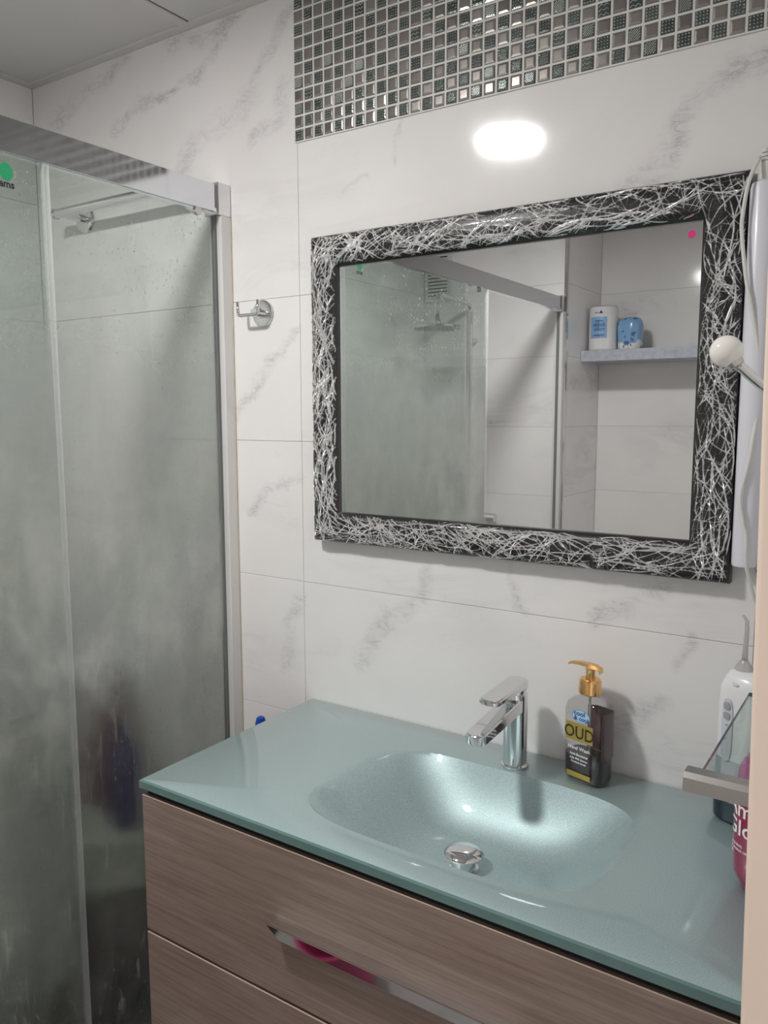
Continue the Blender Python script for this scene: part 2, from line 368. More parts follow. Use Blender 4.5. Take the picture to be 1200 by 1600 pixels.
def foggy():
    """limescale and steam on the shower glass: a deposit that scatters, thicker in the middle, thin and streaky low down; its colour also carries painted reflections"""
    t = NT('steamed and limescaled glass'); co = t.coord()
    sep = t.n('ShaderNodeSeparateXYZ'); t.link(co, sep.inputs[0]); y, z = sep.outputs[1], sep.outputs[2]
    big = t.noise(co, 3.0, 4, .55).outputs[0]; mid = t.noise(co, 11., 5, .6).outputs[0]
    zz = t.math('ADD', z, t.math('MULTIPLY', t.math('SUBTRACT', big, .5), .30))
    zz = t.math('ADD', zz, t.math('MULTIPLY', t.math('SUBTRACT', mid, .5), .10))
    top = t.remap(zz, 1.72, 1.50, .025, .92, True)
    low = t.remap(zz, 1.02, .72, 1., .86, True)
    film = t.math('MULTIPLY', top, low)
    film = t.math('MULTIPLY', film, t.remap(mid, .3, .7, .86, 1.08))
    # runs and flecks
    st = t.noise(t.mapping(co, sc=(1, 62., 7.)), 1., 5, .7).outputs[0]
    fl = t.noise(t.mapping(co, sc=(1, 150., 95.)), 1., 3, .6).outputs[0]
    zone = t.remap(t.noise(co, 5.5, 3).outputs[0], .48, .58, 0., 1., True)
    runs = t.math('MULTIPLY', t.math('MULTIPLY', t.remap(st, .53, .60), zone), t.remap(zz, 1.25, .9, .10, .85, True))
    flecks = t.math('MULTIPLY', t.remap(fl, .60, .64), t.remap(mid, .45, .55, 0., .9))
    film = t.math('MAXIMUM', film, t.math('MAXIMUM', runs, flecks), clamp=True)
    dark = t.math('MULTIPLY', t.remap(t.noise(t.mapping(co, sc=(1, 120., 85.)), 1., 4, .7).outputs[0], .64, .68), t.remap(t.noise(co, 4.2, 2).outputs[0], .52, .64))
    film = t.math('MULTIPLY', film, t.math('SUBTRACT', 1., t.math('MULTIPLY', dark, .4)))
    # clear part
    tr = t.n('ShaderNodeBsdfTransparent'); tr.inputs[0].default_value = (.90, .935, .915, 1)
    gl = t.n('ShaderNodeBsdfGlossy'); gl.inputs['Roughness'].default_value = .02
    fr = t.fresnel(1.5)
    clear = t.mixs(fr, tr.outputs[0], gl.outputs[0])
    # hazed part
    rf = t.n('ShaderNodeBsdfRefraction'); rf.inputs['Color'].default_value = (.93, .95, .93, 1)
    t.link(t.remap(zz, 1.6, .9, .28, .48), rf.inputs['Roughness']); rf.inputs['IOR'].default_value = 1.2
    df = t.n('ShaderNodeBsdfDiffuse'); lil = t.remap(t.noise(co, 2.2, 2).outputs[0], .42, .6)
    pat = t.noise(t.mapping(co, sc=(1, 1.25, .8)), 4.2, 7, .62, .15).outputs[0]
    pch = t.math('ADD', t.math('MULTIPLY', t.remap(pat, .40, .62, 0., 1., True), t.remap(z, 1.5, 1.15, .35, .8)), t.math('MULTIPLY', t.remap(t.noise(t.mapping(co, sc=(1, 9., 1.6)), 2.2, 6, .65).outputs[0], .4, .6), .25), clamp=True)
    refl_tint = t.mixc(lil, (.47, .49, .475, 1), (.43, .425, .46, 1))  # grey-green and lilac tint: room reflections painted into the film colour
    refl_tint = t.mixc(t.math('MULTIPLY', t.remap(zz, 1.10, .85, 0., .85), t.math('MULTIPLY_ADD', lil, .6, .4)), refl_tint, (.20, .11, .14, 1))  # purple-brown low down, painted for reflected dark shapes
    t.link(t.mixc(pch, refl_tint, (.74, .75, .72, 1)), df.inputs[0])  # light and dark patches in the colour stand in for reflections
    tl = t.n('ShaderNodeBsdfTranslucent'); tl.inputs[0].default_value = (.66, .68, .65, 1)
    dt = t.mixs(.45, df.outputs[0], tl.outputs[0])
    body = t.math('ADD', t.remap(zz, 1.75, 1.35, .30, .40), t.math('MULTIPLY', pch, t.remap(z, 1.5, 1.2, .06, .52)))
    hole = t.math('MULTIPLY', t.remap(t.noise(t.mapping(co, sc=(1, 170., 105.)), 1., 4, .7).outputs[0], .555, .585), t.math('MULTIPLY', t.remap(t.noise(co, 6.3, 3).outputs[0], .50, .56), t.remap(z, 1.45, 1.25)))
    body = t.math('MULTIPLY', body, t.math('SUBTRACT', 1., t.math('MULTIPLY', hole, .75)))
    body = t.math('MAXIMUM', body, t.math('MULTIPLY', t.math('MAXIMUM', runs, flecks), .95), clamp=True)
    body = t.math('MULTIPLY', body, t.remap(zz, 1.02, .74, 1., .26, True))
    body = t.math('MAXIMUM', body, t.math('MULTIPLY', t.math('MAXIMUM', runs, flecks), .75))
    tr2 = t.n('ShaderNodeBsdfTransparent'); tr2.inputs[0].default_value = (.88, .91, .89, 1)
    thru = t.mixs(t.remap(zz, 1.6, .9, .55, .97), tr2.outputs[0], rf.outputs[0])
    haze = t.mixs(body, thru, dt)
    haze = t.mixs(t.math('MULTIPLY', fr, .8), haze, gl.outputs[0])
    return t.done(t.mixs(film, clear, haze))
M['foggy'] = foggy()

def mosaic_mats():
    t = NT('pewter mosaic glaze'); n = t.noise(t.coord(), 60., 3); r = t.n('ShaderNodeObjectInfo').outputs['Random']
    c = t.mixc(r, (.27, .25, .235, 1), (.40, .375, .355, 1))
    M['mos_plain'] = t.done(t.pbr(c, .2, .85, .6, .06, normal=t.bump(n.outputs[0], .08, .001)))
    t = NT('embossed dark glass mosaic'); n = t.noise(t.coord(), 700., 2); r = t.n('ShaderNodeObjectInfo').outputs['Random']
    c = t.mixc(r, (.07, .085, .078, 1), (.13, .15, .14, 1))
    M['mos_dark'] = t.done(t.pbr(c, .16, .6, 1., .04, normal=t.bump(n.outputs[0], .25, .0005)))
    M['mos_ridge'] = simple('bright mosaic relief', (.72, .75, .72, 1), .28, .8, var=.4, vscale=400)
mosaic_mats()

# ------------------------------------------------------------------ room shell
XL, XR, YS, YO, XST, ZC = -.943, .962, -2.03, -2.45, -.24, 2.308
WX = 1.09            # outer face of the right wall
D0, D1, DH = -.62, -1.95, 2.06   # doorway
def struct(name, bm, m, label=None):
    return obj(name, bm, m, kind='structure')

ZJ = [0.0, .199, .502, .805, 1.108, 1.411, 1.714, 2.017, ZC]
tile_cache = {}
def board(sx, sz, th):
    """one wall tile lying in XZ, front face at y=0 (normal -y), lower left corner at origin, joint gap kept"""
    k = (round(sx, 3), round(sz, 3), th)
    if k not in tile_cache:
        g = .00035; bm = bmesh.new(); b = .0007
        f = [(g+b, 0, g+b), (sx-g-b, 0, g+b), (sx-g-b, 0, sz-g-b), (g+b, 0, sz-g-b)]
        e = [(g, b, g), (sx-g, b, g), (sx-g, b, sz-g), (g, b, sz-g)]
        r = [(x, th, z) for x, _, z in e]
        V = [[bm.verts.new(p) for p in q] for q in (f, e, r)]
        bm.faces.new(V[0])
        for A, B in ((V[0], V[1]), (V[1], V[2])):
            for i in range(4): bm.faces.new((A[(i+1) % 4], A[i], B[i], B[(i+1) % 4]))
        me = bpy.data.meshes.new('wall_tile'); bm.normal_update(); bm.to_mesh(me); bm.free(); tile_cache[k] = me
    return tile_cache[k]
def tiled(wall, origin, ang, xs, zs, mat, skip=None, name='wall_tile'):
    """tiles as parts of a wall; xs in the wall's own running axis"""
    for i in range(len(xs)-1):
        for j in range(len(zs)-1):
            if skip and skip(xs[i], xs[i+1], zs[j], zs[j+1]): continue
            me = board(xs[i+1]-xs[i], zs[j+1]-zs[j], .004)
            mt_ = mat(xs[i], xs[i+1], zs[j], zs[j+1]) if callable(mat) else mat
            key = me.name+mt_.name
            if key not in tile_cache:
                m2 = me.copy() if me.materials else me
                m2.materials.clear(); m2.materials.append(mt_); tile_cache[key] = m2
            o = bpy.data.objects.new(name, tile_cache[key]); COL.objects.link(o); o.parent = wall
            o.location = Vector(origin)+Vector((math.cos(ang)*xs[i], math.sin(ang)*xs[i], zs[j])); o.rotation_euler = (0, 0, ang)
def joints(a, b, first, step=.6):
    out = [a]; x = first
    while x <= a+.02: x += step
    while x < b-.02: out.append(x); x += step
    return out+[b]

floor = struct('floor', bx(XL-.1, 3., -2.6, .15, -.06, -.006), M['grout_dark'])
fx = joints(XL, WX, -.64); fy = joints(YO, 0., -2.2)
for i in range(len(fx)-1):
    for j in range(len(fy)-1):
        o = obj('floor_tile', bx(fx[i]+.001, fx[i+1]-.001, fy[j]+.001, fy[j+1]-.001, -.006, 0.), M['floor'], floor)
wall_back = struct('wall_back', bx(XL-.12, WX, .0035, .12, 0, ZC+.05), M['grout_dark'])
QX, QZ, PT = -.0626, 2.0173, .025
xsL = [XL, -.058]; xsR = [-.058, .842, XR]
tiled(wall_back, (0, 0, 0), 0, xsL, ZJ[:-2]+[ZC], back_tile_material)
tiled(wall_back, (0, 0, 0), 0, xsR, ZJ[:-1], back_tile_material)
# grout bed of the mosaic inset
obj('mosaic_grout', bx(QX-.0005, XR, -.0026, .0034, QZ-.0008, ZC), simple('white mosaic grout', (.72, .71, .69, 1), .8, bump=.3, vscale=300), wall_back)
wall_left = struct('wall_left', bx(XL-.12, XL-.0035, YS-.1, .0035, 0, ZC+.05), M['grout_dark'])
tiled(wall_left, (XL, 0, 0), PI/2, joints(YS, 0, -.9, .9), ZJ, M['marble'])
wall_shower = struct('wall_shower', bx(XL-.12, XST-.0035, YO-.12, YS-.0035, 0, ZC+.05), M['grout_dark'])
tiled(wall_shower, (0, YS, 0), PI, [-XST, -XL], ZJ, M['marble'])       # faces +y
tiled(wall_shower, (XST, 0, 0), -PI/2+PI*0, [-YS, -YO], ZJ, M['marble']) if False else None
wall_stub = struct('wall_niche_side', bx(XST-.0035, XST-.0032, YO, YS, 0, ZC), M['grout_dark'])
tiled(wall_stub, (XST, 0, 0), PI/2, [YO, YS-.001], ZJ, M['marble'])
wall_opp = struct('wall_opposite', bx(XST, WX, YO-.12, YO-.0035, 0, ZC+.05), M['grout_dark'])
tiled(wall_opp, (0, YO, 0), PI, joints(-XR, -XST, -.66, .9), ZJ, M['marble'])
bm = bmesh.new(); box(bm, XR+.0035, WX, D0, .0035, 0, ZC+.05); box(bm, XR+.0035, WX, YO-.12, D1, 0, ZC+.05); box(bm, XR+.0035, WX, D1, D0, DH, ZC+.05)
wall_right = struct('wall_right', bm, M['casing'])
tiled(wall_right, (XR, 0, 0), -PI/2, [0, .6, .618], ZJ, M['marble'])
tiled(wall_right, (XR, 0, 0), -PI/2, [1.955, 2.45], ZJ, M['marble'])
tiled(wall_right, (XR, 0, 0), -PI/2, [.618, 1.2, 1.955], [DH+.01, ZC], M['marble'])
# the doorway's cream casing: its left-hand post stands nearest the camera
bm = bx(.9305, 1.10, -.637, -.612, 0, DH+.07, bevel=.004, seg=3)
for v in bm.verts: v.co.x += (1.49-v.co.z)*.017
struct('trim_1', bm, M['casing'])
struct('trim_2', bx(.94, 1.10, D1-.012, D1+.02, 0, DH+.07, bevel=.004), M['casing'])
struct('trim_3', bx(.952, 1.10, D1+.0, -.64, DH, DH+.07, bevel=.004), M['casing'])

# ceiling: suspended grid
ceil = struct('ceiling', bx(XL-.12, WX, -2.6, .12, ZC+.02, ZC+.08), M['bar_white'])
gx = [-.953, -.353, .247, .847, 1.0]; gy = [0., -.7, -1.3, -1.9, -2.45]
for i in range(len(gx)-1):
    for j in range(len(gy)-1):
        x0, x1 = max(gx[i], XL)+.012, min(gx[i+1], XR)-.012; y1, y0 = gy[j]-.012, gy[j+1]+.012
        obj('ceiling_tile', bx(x0, x1, y0, y1, ZC+.004, ZC+.014, bevel=.003, seg=1), M['ceiling'], ceil)
for x in gx[1:4]: obj('grid_bar', bx(x-.012, x+.012, YO, 0, ZC, ZC+.004), M['bar_white'], ceil)
for y in gy[1:4]: obj('grid_bar', bx(XL, XR, y-.012, y+.012, ZC-.0004, ZC+.004), M['bar_white'], ceil)
for a in ((XL, XR, -.022, 0), (XL, XL+.022, YS+.022, -.022), (XR-.022, XR, YO+.022, -.022), (XL, XST, YS, YS+.022), (XST, XR, YO, YO+.022)):
    obj('wall_angle', bx(*a, ZC-.0008, ZC+.004), M['bar_white'], ceil)
# chrome corner trim at the niche
struct('trim_4', bx(XST-.013, XST+.003, YS-.003, YS+.013, 0, ZC, bevel=.003), M['chrome'])

# ------------------------------------------------------------------ mosaic (tiles of the back wall)
def mos_mesh(kind):
    s = .0222; bm = bmesh.new(); h = s/2; r = random.Random(kind)
    # slab with pillowed face; lies in XZ centred, face towards -y
    def ring(e, y): return [bm.verts.new((sx*(h-e), y, sz*(h-e))) for sx, sz in ((-1, -1), (1, -1), (1, 1), (-1, 1))]
    rs = [ring(0, .001), ring(0, -.0022), ring(.0012, -.0034), ring(.0045, -.0041)]
    for A, B in zip(rs, rs[1:]):
        for i in range(4): bm.faces.new((A[i], A[(i+1) % 4], B[(i+1) % 4], B[i]))
    bm.faces.new(rs[-1])
    y = -.0040
    def stud(x, z, q):
        b = [bm.verts.new((x+dx*q, y+.0004, z+dz*q)) for dx, dz in ((-1, -1), (1, -1), (1, 1), (-1, 1))]; c = bm.verts.new((x, y-.0011, z))
        for i in range(4): bm.faces.new((b[i], b[(i+1) % 4], c)).material_index = 1
    def ridge(a, b, q=.0008):
        a = Vector((a[0], 0, a[1])); b = Vector((b[0], 0, b[1])); d = (b-a).normalized(); n_ = Vector((-d.z, 0, d.x))*q
        v = [bm.verts.new(p+Vector((0, y+.0004, 0))) for p in (a-n_, a+n_, b+n_, b-n_)]; c0 = bm.verts.new(a+Vector((0, y-.0009, 0))); c1 = bm.verts.new(b+Vector((0, y-.0009, 0)))
        for f in ((v[0], c0, c1, v[3]), (v[1], v[2], c1, c0)): bm.faces.new(f).material_index = 1
    if kind == 1:
        for i in range(4):
            for j in range(4): stud(-.0072+.0048*i, -.0072+.0048*j, .0013)
    if kind == 2:
        for k in range(-3, 4):
            d = k*.0042; lo = max(-.0085, -.0085-d); hi = min(.0085, .0085-d)
            if hi-lo > .002: ridge((lo, lo+d), (hi, hi+d))
    if kind == 3:
        for i in range(4):
            for j in range(4):
                if r.random() < .7: stud(-.0072+.0048*i+r.uniform(-.001, .001), -.0072+.0048*j+r.uniform(-.001, .001), .0011)
                else: ridge((-.0085+.0048*i, -.0075+.0048*j), (-.0055+.0048*i, -.006+.0048*j))
    if kind == 4:
        for i in range(3):
            z = -.007+.007*i
            for k in range(4): ridge((-.0085+.0042*k, z-(.0015 if k % 2 else -.0015)), (-.0085+.0042*(k+1), z+(.0015 if k % 2 else -.0015)))
    bmesh.ops.recalc_face_normals(bm, faces=bm.faces[:])
    me = bpy.data.meshes.new('mosaic_tile'); bm.to_mesh(me); bm.free()
    me.materials.append(M['mos_plain'] if kind == 0 else M['mos_dark']); me.materials.append(M['mos_ridge'])
    return me
MM = [mos_mesh(k) for k in range(5)]
cells = []
for i in range(41):
    for j in range(12):
        c = Vector((QX+PT*(i+.5), 0, QZ+PT*(j+.5)))
        if c.z > ZC-.008: continue
        v = c-CAM; d = v.dot(fwd); py = 800-FPX*v.dot(up)/d; px = 600+FPX*v.dot(rt)/d
        cells.append((0 if (-12 < py < 1600 and px < 1215) else 1, v.length, i, j, c))
cells.sort(key=lambda q: (q[0], q[1]))
rest = bmesh.new()
for k, (_, _, i, j, c) in enumerate(cells):
    kind = 0 if (i+j) % 2 else random.choice((1, 1, 1, 3, 3, 2, 4, 1))
    mt = Matrix.Translation(c) @ Matrix.Rotation(random.uniform(-.012, .012), 4, 'X') @ Matrix.Rotation(random.uniform(-.012, .012), 4, 'Z') @ Matrix.Rotation(random.choice((0, PI)) + random.uniform(-.01, .01), 4, 'Y')
    if k < 290:
        o = bpy.data.objects.new('mosaic_tile', MM[kind]); COL.objects.link(o); o.parent = wall_back; o.matrix_local = mt
    else:
        tmp = MM[kind].copy(); tmp.transform(mt)
        base = 0 if kind == 0 else 2
        n0 = len(rest.faces); rest.from_mesh(tmp); rest.faces.ensure_lookup_table()
        for f in rest.faces[n0:]: f.material_index = (1 if f.material_index else base)
        bpy.data.meshes.remove(tmp)
obj('mosaic_sheet', rest, [M['mos_plain'], M['mos_ridge'], M['mos_dark']], wall_back, kind='stuff')

# ------------------------------------------------------------------ ceiling light
t_ = thing('ceiling_light', 'round flat ceiling downlight with a glowing white disc', 'ceiling light', (-.053, -1.0, ZC))
obj('housing', lathe([(.112, .0), (.114, -.004), (.108, -.016), (.092, -.019)], 48), M['bar_white'], t_, smooth=.6)
obj('diffuser', lathe([(.0905, -.0188), (.0905, -.0215), (.06, -.0225)], 48), emat('lit diffuser', (1, .98, .955, 1), LAMP_STRENGTH), t_, smooth=.6)

# ------------------------------------------------------------------ vanity
VX0, VX1, VD, ZT = -.038, .960, -.474, .85
cx0, cy0, ea, eb, en = .477, -.2575, .246, .157, 3.9
def basin_depth(x, y):
    r = ((abs(x-cx0)/ea)**en+(abs(y-cy0)/eb)**en)**(1/en)
    if r >= 1: return 0.
    u = 1-r
    sharp = 1-(1-min(u/.80, 1))**2.5
    q = min(u/.92, 1); soft = q*q*(3-2*q)
    k = min(max((.44-x)/.22, 0), 1); k = k*k*(3-2*k)
    ff = min(max((y+.405)/.10, 0), 1); k *= .15+.85*ff*ff*(3-2*ff)
    return .097*(sharp*(1-k)+soft*k)
def counter():
    bm = bmesh.new()
    x0, x1, y0, y1 = VX0, VX1, VD, -.0008; b = .0035
    ix0, ix1, iy0, iy1 = x0+b, x1-b, y0+b, y1-b
    angs = sorted([2*PI*k/160 for k in range(160)]+[math.atan2(yy-cy0, xx-cx0) % (2*PI) for xx in (ix0, ix1) for yy in (iy0, iy1)])
    rr = [.03, .06]+[.06+.94*(k/34) for k in range(1, 35)]
    rings = []
    for r in rr:
        ring = []
        for a in angs:
            c, s_ = math.cos(a), math.sin(a); rho = (abs(c/ea)**en+abs(s_/eb)**en)**(-1/en)
            x, y = cx0+r*rho*c, cy0+r*rho*s_
            ring.append(bm.verts.new((x, y, ZT-basin_depth(x, y))))
        rings.append(ring)
    def edge(a, X0, X1, Y0, Y1):
        c, s_ = math.cos(a), math.sin(a); ts = []
        if c > 1e-9: ts.append((X1-cx0)/c)
        if c < -1e-9: ts.append((X0-cx0)/c)
        if s_ > 1e-9: ts.append((Y1-cy0)/s_)
        if s_ < -1e-9: ts.append((Y0-cy0)/s_)
        q = min(ts); return cx0+q*c, cy0+q*s_
    lip = []
    for k, a in enumerate(angs):
        p = rings[-1][k].co; e = edge(a, ix0, ix1, iy0, iy1); d = Vector((e[0]-p.x, e[1]-p.y, 0)); L = d.length
        lip.append(bm.verts.new(p+d.normalized()*min(.004, L*.5)))
    rings.append(lip)
    rings.append([bm.verts.new((*edge(a, ix0, ix1, iy0, iy1), ZT)) for a in angs])
    ntop = len(rings)
    def outer(z):
        out = []
        for a in angs:
            ex, ey = edge(a, ix0, ix1, iy0, iy1)
            out.append(bm.verts.new((x0 if abs(ex-ix0) < 1e-6 else (x1 if abs(ex-ix1) < 1e-6 else ex), y0 if abs(ey-iy0) < 1e-6 else (y1 if abs(ey-iy1) < 1e-6 else ey), z)))
        return out
    rings.append(outer(ZT-.0022)); rings.append(outer(ZT-.0145))
    n = len(angs)
    for q, (A, B) in enumerate(zip(rings, rings[1:])):
        for k in range(n):
            f = bm.faces.new((A[k], B[k], B[(k+1) % n], A[(k+1) % n])); f.material_index = 0 if q < ntop-1 else 1
    bm.faces.new(rings[0][::1])
    bmesh.ops.recalc_face_normals(bm, faces=bm.faces[:])
    for f in bm.faces:
        f.smooth = f.material_index == 0
    if sum(f.normal.z for f in bm.faces) < 0: bmesh.ops.reverse_faces(bm, faces=bm.faces[:])
    return bm
ct = thing('washbasin_countertop', 'green frosted glass countertop with moulded oval washbasin on the wooden vanity', 'washbasin', (0, 0, 0))
o = obj('basin_top', counter(), [M['counter'], M['counter_edge']], ct)
try: o.data.set_sharp_from_angle(angle=.62)
except Exception: pass
dx, dy = .477, -.263; dz = ZT-basin_depth(dx, dy); dn = .0085
obj('drain_neck', lathe([(.024, dz-.001), (.024, dz+.002), (.019, dz+.003), (.018, dz+.012+dn), (.02, dz+.014+dn)], 32, loc=(dx, dy, 0)), M['chrome'], ct, smooth=.5)
obj('drain_plug', lathe([(.026, dz+.0125+dn), (.0315, dz+.0145+dn), (.032, dz+.017+dn), (.029, dz+.0205+dn), (.022, dz+.0235+dn), (.012, dz+.0255+dn), (.004, dz+.026+dn)], 40, loc=(dx, dy, 0)), M['chrome'], ct, smooth=.9, label='domed chrome pop-up drain plug')

va = thing('vanity_cabinet', 'wall-hung wooden vanity cabinet with wide drawers under the green basin top', 'cabinet', (0, 0, .3))
vz = -.3
bm = bmesh.new()
box(bm, -.034, -.018, -.449, -.002, .30+vz, .8345+vz); box(bm, .94, .957, -.449, -.002, .30+vz, .8345+vz)
box(bm, -.018, .94, -.449, -.002, .30+vz, .316+vz); box(bm, -.018, .94, -.012, -.002, .316+vz, .72+vz)
obj('carcass', bm, M['wood'], va)
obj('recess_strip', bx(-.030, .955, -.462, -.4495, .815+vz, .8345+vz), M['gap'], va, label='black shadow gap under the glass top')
def drawer(z0, z1):
    bm = bmesh.new(); box(bm, -.0365, .9575, -.470, -.4505, z0+vz, z1+vz)
    bmesh.ops.bevel(bm, geom=bm.edges[:], offset=.0012, segments=1, affect='EDGES')
    for f in bm.faces:
        if len(f.verts) == 4 and f.calc_area() < .0025 and not (abs(f.normal.x) > .9): f.material_index = 1
    return obj('drawer', bm, [M['wood'], M['wood_edge']], va)
d1 = drawer(.5745, .8225); d2 = drawer(.302, .570)
def handle(zc, parent):
    bm = bmesh.new(); x0, x1 = .266, .662; zt, zb = zc+.010, zc-.009
    prof = [(x0, zt), (x1, zt), (x1-.022, zb), (x0+.022, zb)]
    F = [bm.verts.new((x, -.4945-(0 if z == zt else -.003), z+vz)) for x, z in prof]; B = [bm.verts.new((x, -.4915-(0 if z == zt else -.003), z+vz)) for x, z in prof]
    bm.faces.new(F); bm.faces.new(B[::-1])
    for i in range(4): bm.faces.new((F[(i+1) % 4], F[i], B[i], B[(i+1) % 4]))
    box(bm, x0, x1, -.492, -.4698, zt-.003+vz, zt+vz)
    bmesh.ops.recalc_face_normals(bm, faces=bm.faces[:])
    return obj('handle', bm, M['chrome'], parent, label='long flat chrome handle')
handle(.698, d1); handle(.452, d2)
bm = bmesh.new(); box(bm, -.034, .955, -.4500, -.4490, .5695+vz, .5750+vz); obj('drawer_gap', bm, M['wood_edge'], va)

# ------------------------------------------------------------------ faucet
fa = thing('basin_faucet', 'chrome single-lever faucet at the back rim of the basin', 'faucet', (.475, -.069, ZT))
obj('base_ring', lathe([(.0235, 0), (.0245, .001), (.0245, .004), (.0215, .0065)], 40), M['chrome'], fa, smooth=.5)
obj('body', loft([(.006, .0205, .0205), (.05, .0203, .0205), (.10, .0203, .021), (.128, .0203, .0215), (.1335, .0190, .0200)], 2.3, 48), M['chrome'], fa, smooth=.6)
def bar(l0, l1, wd, zb0, zb1, zt0, zt1, n=3.4, lat=.6):
    """flat bar running along -y with a rounded end"""
    bm = bmesh.new(); prof = []
    N = 10
    out = [(-wd/2, -l0), ]
    for k in range(N+1):
        a = PI*k/N; out.append((-math.cos(a)*wd/2, -(l1-wd/2*lat)-math.sin(a)*wd/2*lat))
    out.append((wd/2, -l0))
    if l0 < 0:
        for k in range(1, N): a = PI*k/N; out.append((math.cos(a)*wd/2, -l0+math.sin(a)*wd/2*.75))
    L = l1-l0
    def z(y, a, b): q = (-y-l0)/L; return a+(b-a)*q
    T = [bm.verts.new((x, y, z(y, zt0, zt1))) for x, y in out]; B = [bm.verts.new((x, y, z(y, zb0, zb1))) for x, y in out]
    bm.faces.new(T); bm.faces.new(B[::-1]); m = len(out)
    for i in range(m): bm.faces.new((B[i], B[(i+1) % m], T[(i+1) % m], T[i]))
    bmesh.ops.recalc_face_normals(bm, faces=bm.faces[:])
    e = [x for x in bm.edges if len(x.link_faces) == 2 and x.calc_face_angle(0) > .9]
    bmesh.ops.bevel(bm, geom=e, offset=.0028, segments=3, affect='EDGES')
    return bm
obj('spout', bar(.004, .163, .036, .102, .092, .128, .110), M['chrome'], fa, smooth=.5)
obj('aerator', lathe([(.010, .0925), (.010, .098)], 20, loc=(0, -.142, 0)), M['grey_plastic'], fa)
obj('lever_neck', loft([(.1335, .0175, .0185), (.142, .0185, .0195)], 2.2, 32), M['chrome'], fa, smooth=.6)
obj('lever', bar(-.006, .114, .039, .1415, .143, .1565, .1525), M['chrome'], fa, smooth=.5)

# ------------------------------------------------------------------ soap bottle
sb = thing('soap_dispenser', 'clear hand wash bottle with gold pump and dark soap beside the faucet', 'soap bottle', (.602, -.052, ZT), math.radians(-16)); sb.scale = (1.12, 1.04, 1.06)
obj('bottle', loft([(.0005, .029, .019), (.004, .033, .0225), (.012, .0342, .0238), (.07, .0345, .024), (.115, .0342, .0238), (.127, .031, .0215), (.1335, .023, .017), (.137, .0155, .0135, 0, 0, 2), (.143, .0145, .0145, 0, 0, 2)], 4.2, 56), M['clear_plastic'], sb, smooth=.8)
obj('soap', loft([(.002, .028, .018), (.005, .0318, .0213), (.012, .0328, .0224), (.043, .0332, .0227)], 4.2, 56), M['liquid'], sb, smooth=.7)
bm = bmesh.new()   # plum label on the right-hand side and back
pts = [(.033, -.016)]+[(.0335, -.009), (.0335, .010), (.0325, .017), (.029, .0218), (.018, .0226), (.0, .0227), (-.017, .0226)]
for z0, z1 in ((.0435, .118),):
    for a, b in zip(pts, pts[1:]):
        bm.faces.new([bm.verts.new(p) for p in ((*a, z0), (*b, z0), (*b, z1-.004*(b == pts[-1])), (*a, z1))])
bmesh.ops.remove_doubles(bm, verts=bm.verts[:], dist=1e-5)
bmesh.ops.solidify(bm, geom=bm.faces[:], thickness=.0004)
obj('back_label', bm, M['back_label'], sb, label='plum label wrapped round back of bottle')
FY = -.0243
def sface(x0, x1, z0, z1, m, name, lab=None, off=0.):
    return obj(name, bx(x0, x1, FY-.0004-off, FY-off, z0, z1), m, sb, label=lab)
gl_ = sface(-.0255, .0225, .069, .098, M['gold_label'], 'gold_label', 'gold rectangle printed OUD')
obj('lettering', text_mesh('OUD', .0275, lambda u, v: Vector((-.0015+u*.85, FY-.0006, .0735+v)), bold=.0004), M['brown_ink'], gl_)
bm = bmesh.new(); ring = [bm.verts.new((.0012+.0155*math.cos(2*PI*k/28), FY-.0005, .1105+.0105*math.sin(2*PI*k/28))) for k in range(28)]; bm.faces.new(ring[::-1])
r_ = bmesh.ops.extrude_face_region(bm, geom=bm.faces[:]); [setattr(v.co, 'y', FY) for v in r_['geom'] if isinstance(v, bmesh.types.BMVert)]
bl = obj('oval_label', bm, M['blue_label'], sb, label='pale blue oval printed cool & cool')
obj('lettering', text_mesh('cool', .0105, lambda u, v: Vector((-.0015+u*1.1, FY-.0008, .1115+v)), bold=.0002), M['navy'], bl)
obj('lettering', text_mesh('& cool', .0098, lambda u, v: Vector((.002+u, FY-.0008, .1035+v)), bold=.0002), M['navy'], bl)
obj('rim', (lambda b: tube(b, [(.0012+.0155*math.cos(2*PI*k/28), FY-.0006, .1105+.0105*math.sin(2*PI*k/28)) for k in range(29)], .0003, 4, cap=False))(bmesh.new()), M['navy'], bl)
fl_ = sface(-.022, .020, .0085, .017, M['gold_label'], 'gold_strip', 'gold strip near the bottle foot')
for txt, sz, z in (('Hand Wash', .0082, .0545), ('Anti-Bacterial', .0058, .0445), ('Kills 99% Germs', .0046, .0380), ('Protects hands', .0044, .0325)):
    obj('lettering', text_mesh(txt, sz, lambda u, v, z=z: Vector((-.001+u, FY-.0006, z+v)), bold=.0001), M['white_ink'], sb)
obj('pump_collar', lathe([(.0165, .143), (.0175, .144), (.0175, .1505), (.0168, .152), (.0168, .164), (.0145, .1675), (.0085, .168)], 40), M['gold'], sb, smooth=.6)
obj('pump_stem', lathe([(.0075, .167), (.0072, .181), (.0085, .183)], 24), M['gold'], sb, smooth=.6)
rz = math.radians(-10)
nz = [(-.036*1, .1865), (-.03, .190), (-.018, .1915), (-.004, .1915), (.008, .1905), (.0165, .187), (.0172, .180)]
bm = bmesh.new(); rings = []
for i, (x, z) in enumerate(nz):
    hw = [.0045, .0055, .0065, .0078, .0085, .0085, .0080][i]; th = [.003, .0038, .0042, .0045, .0045, .004, .0015][i]
    rings.append([bm.verts.new((x, a, z-th+b)) for a, b in ((-hw, 0), (hw, 0), (hw*.7, th), (-hw*.7, th))])
for a, b in zip(rings, rings[1:]):
    for k in range(4): bm.faces.new((a[k], a[(k+1) % 4], b[(k+1) % 4], b[k]))
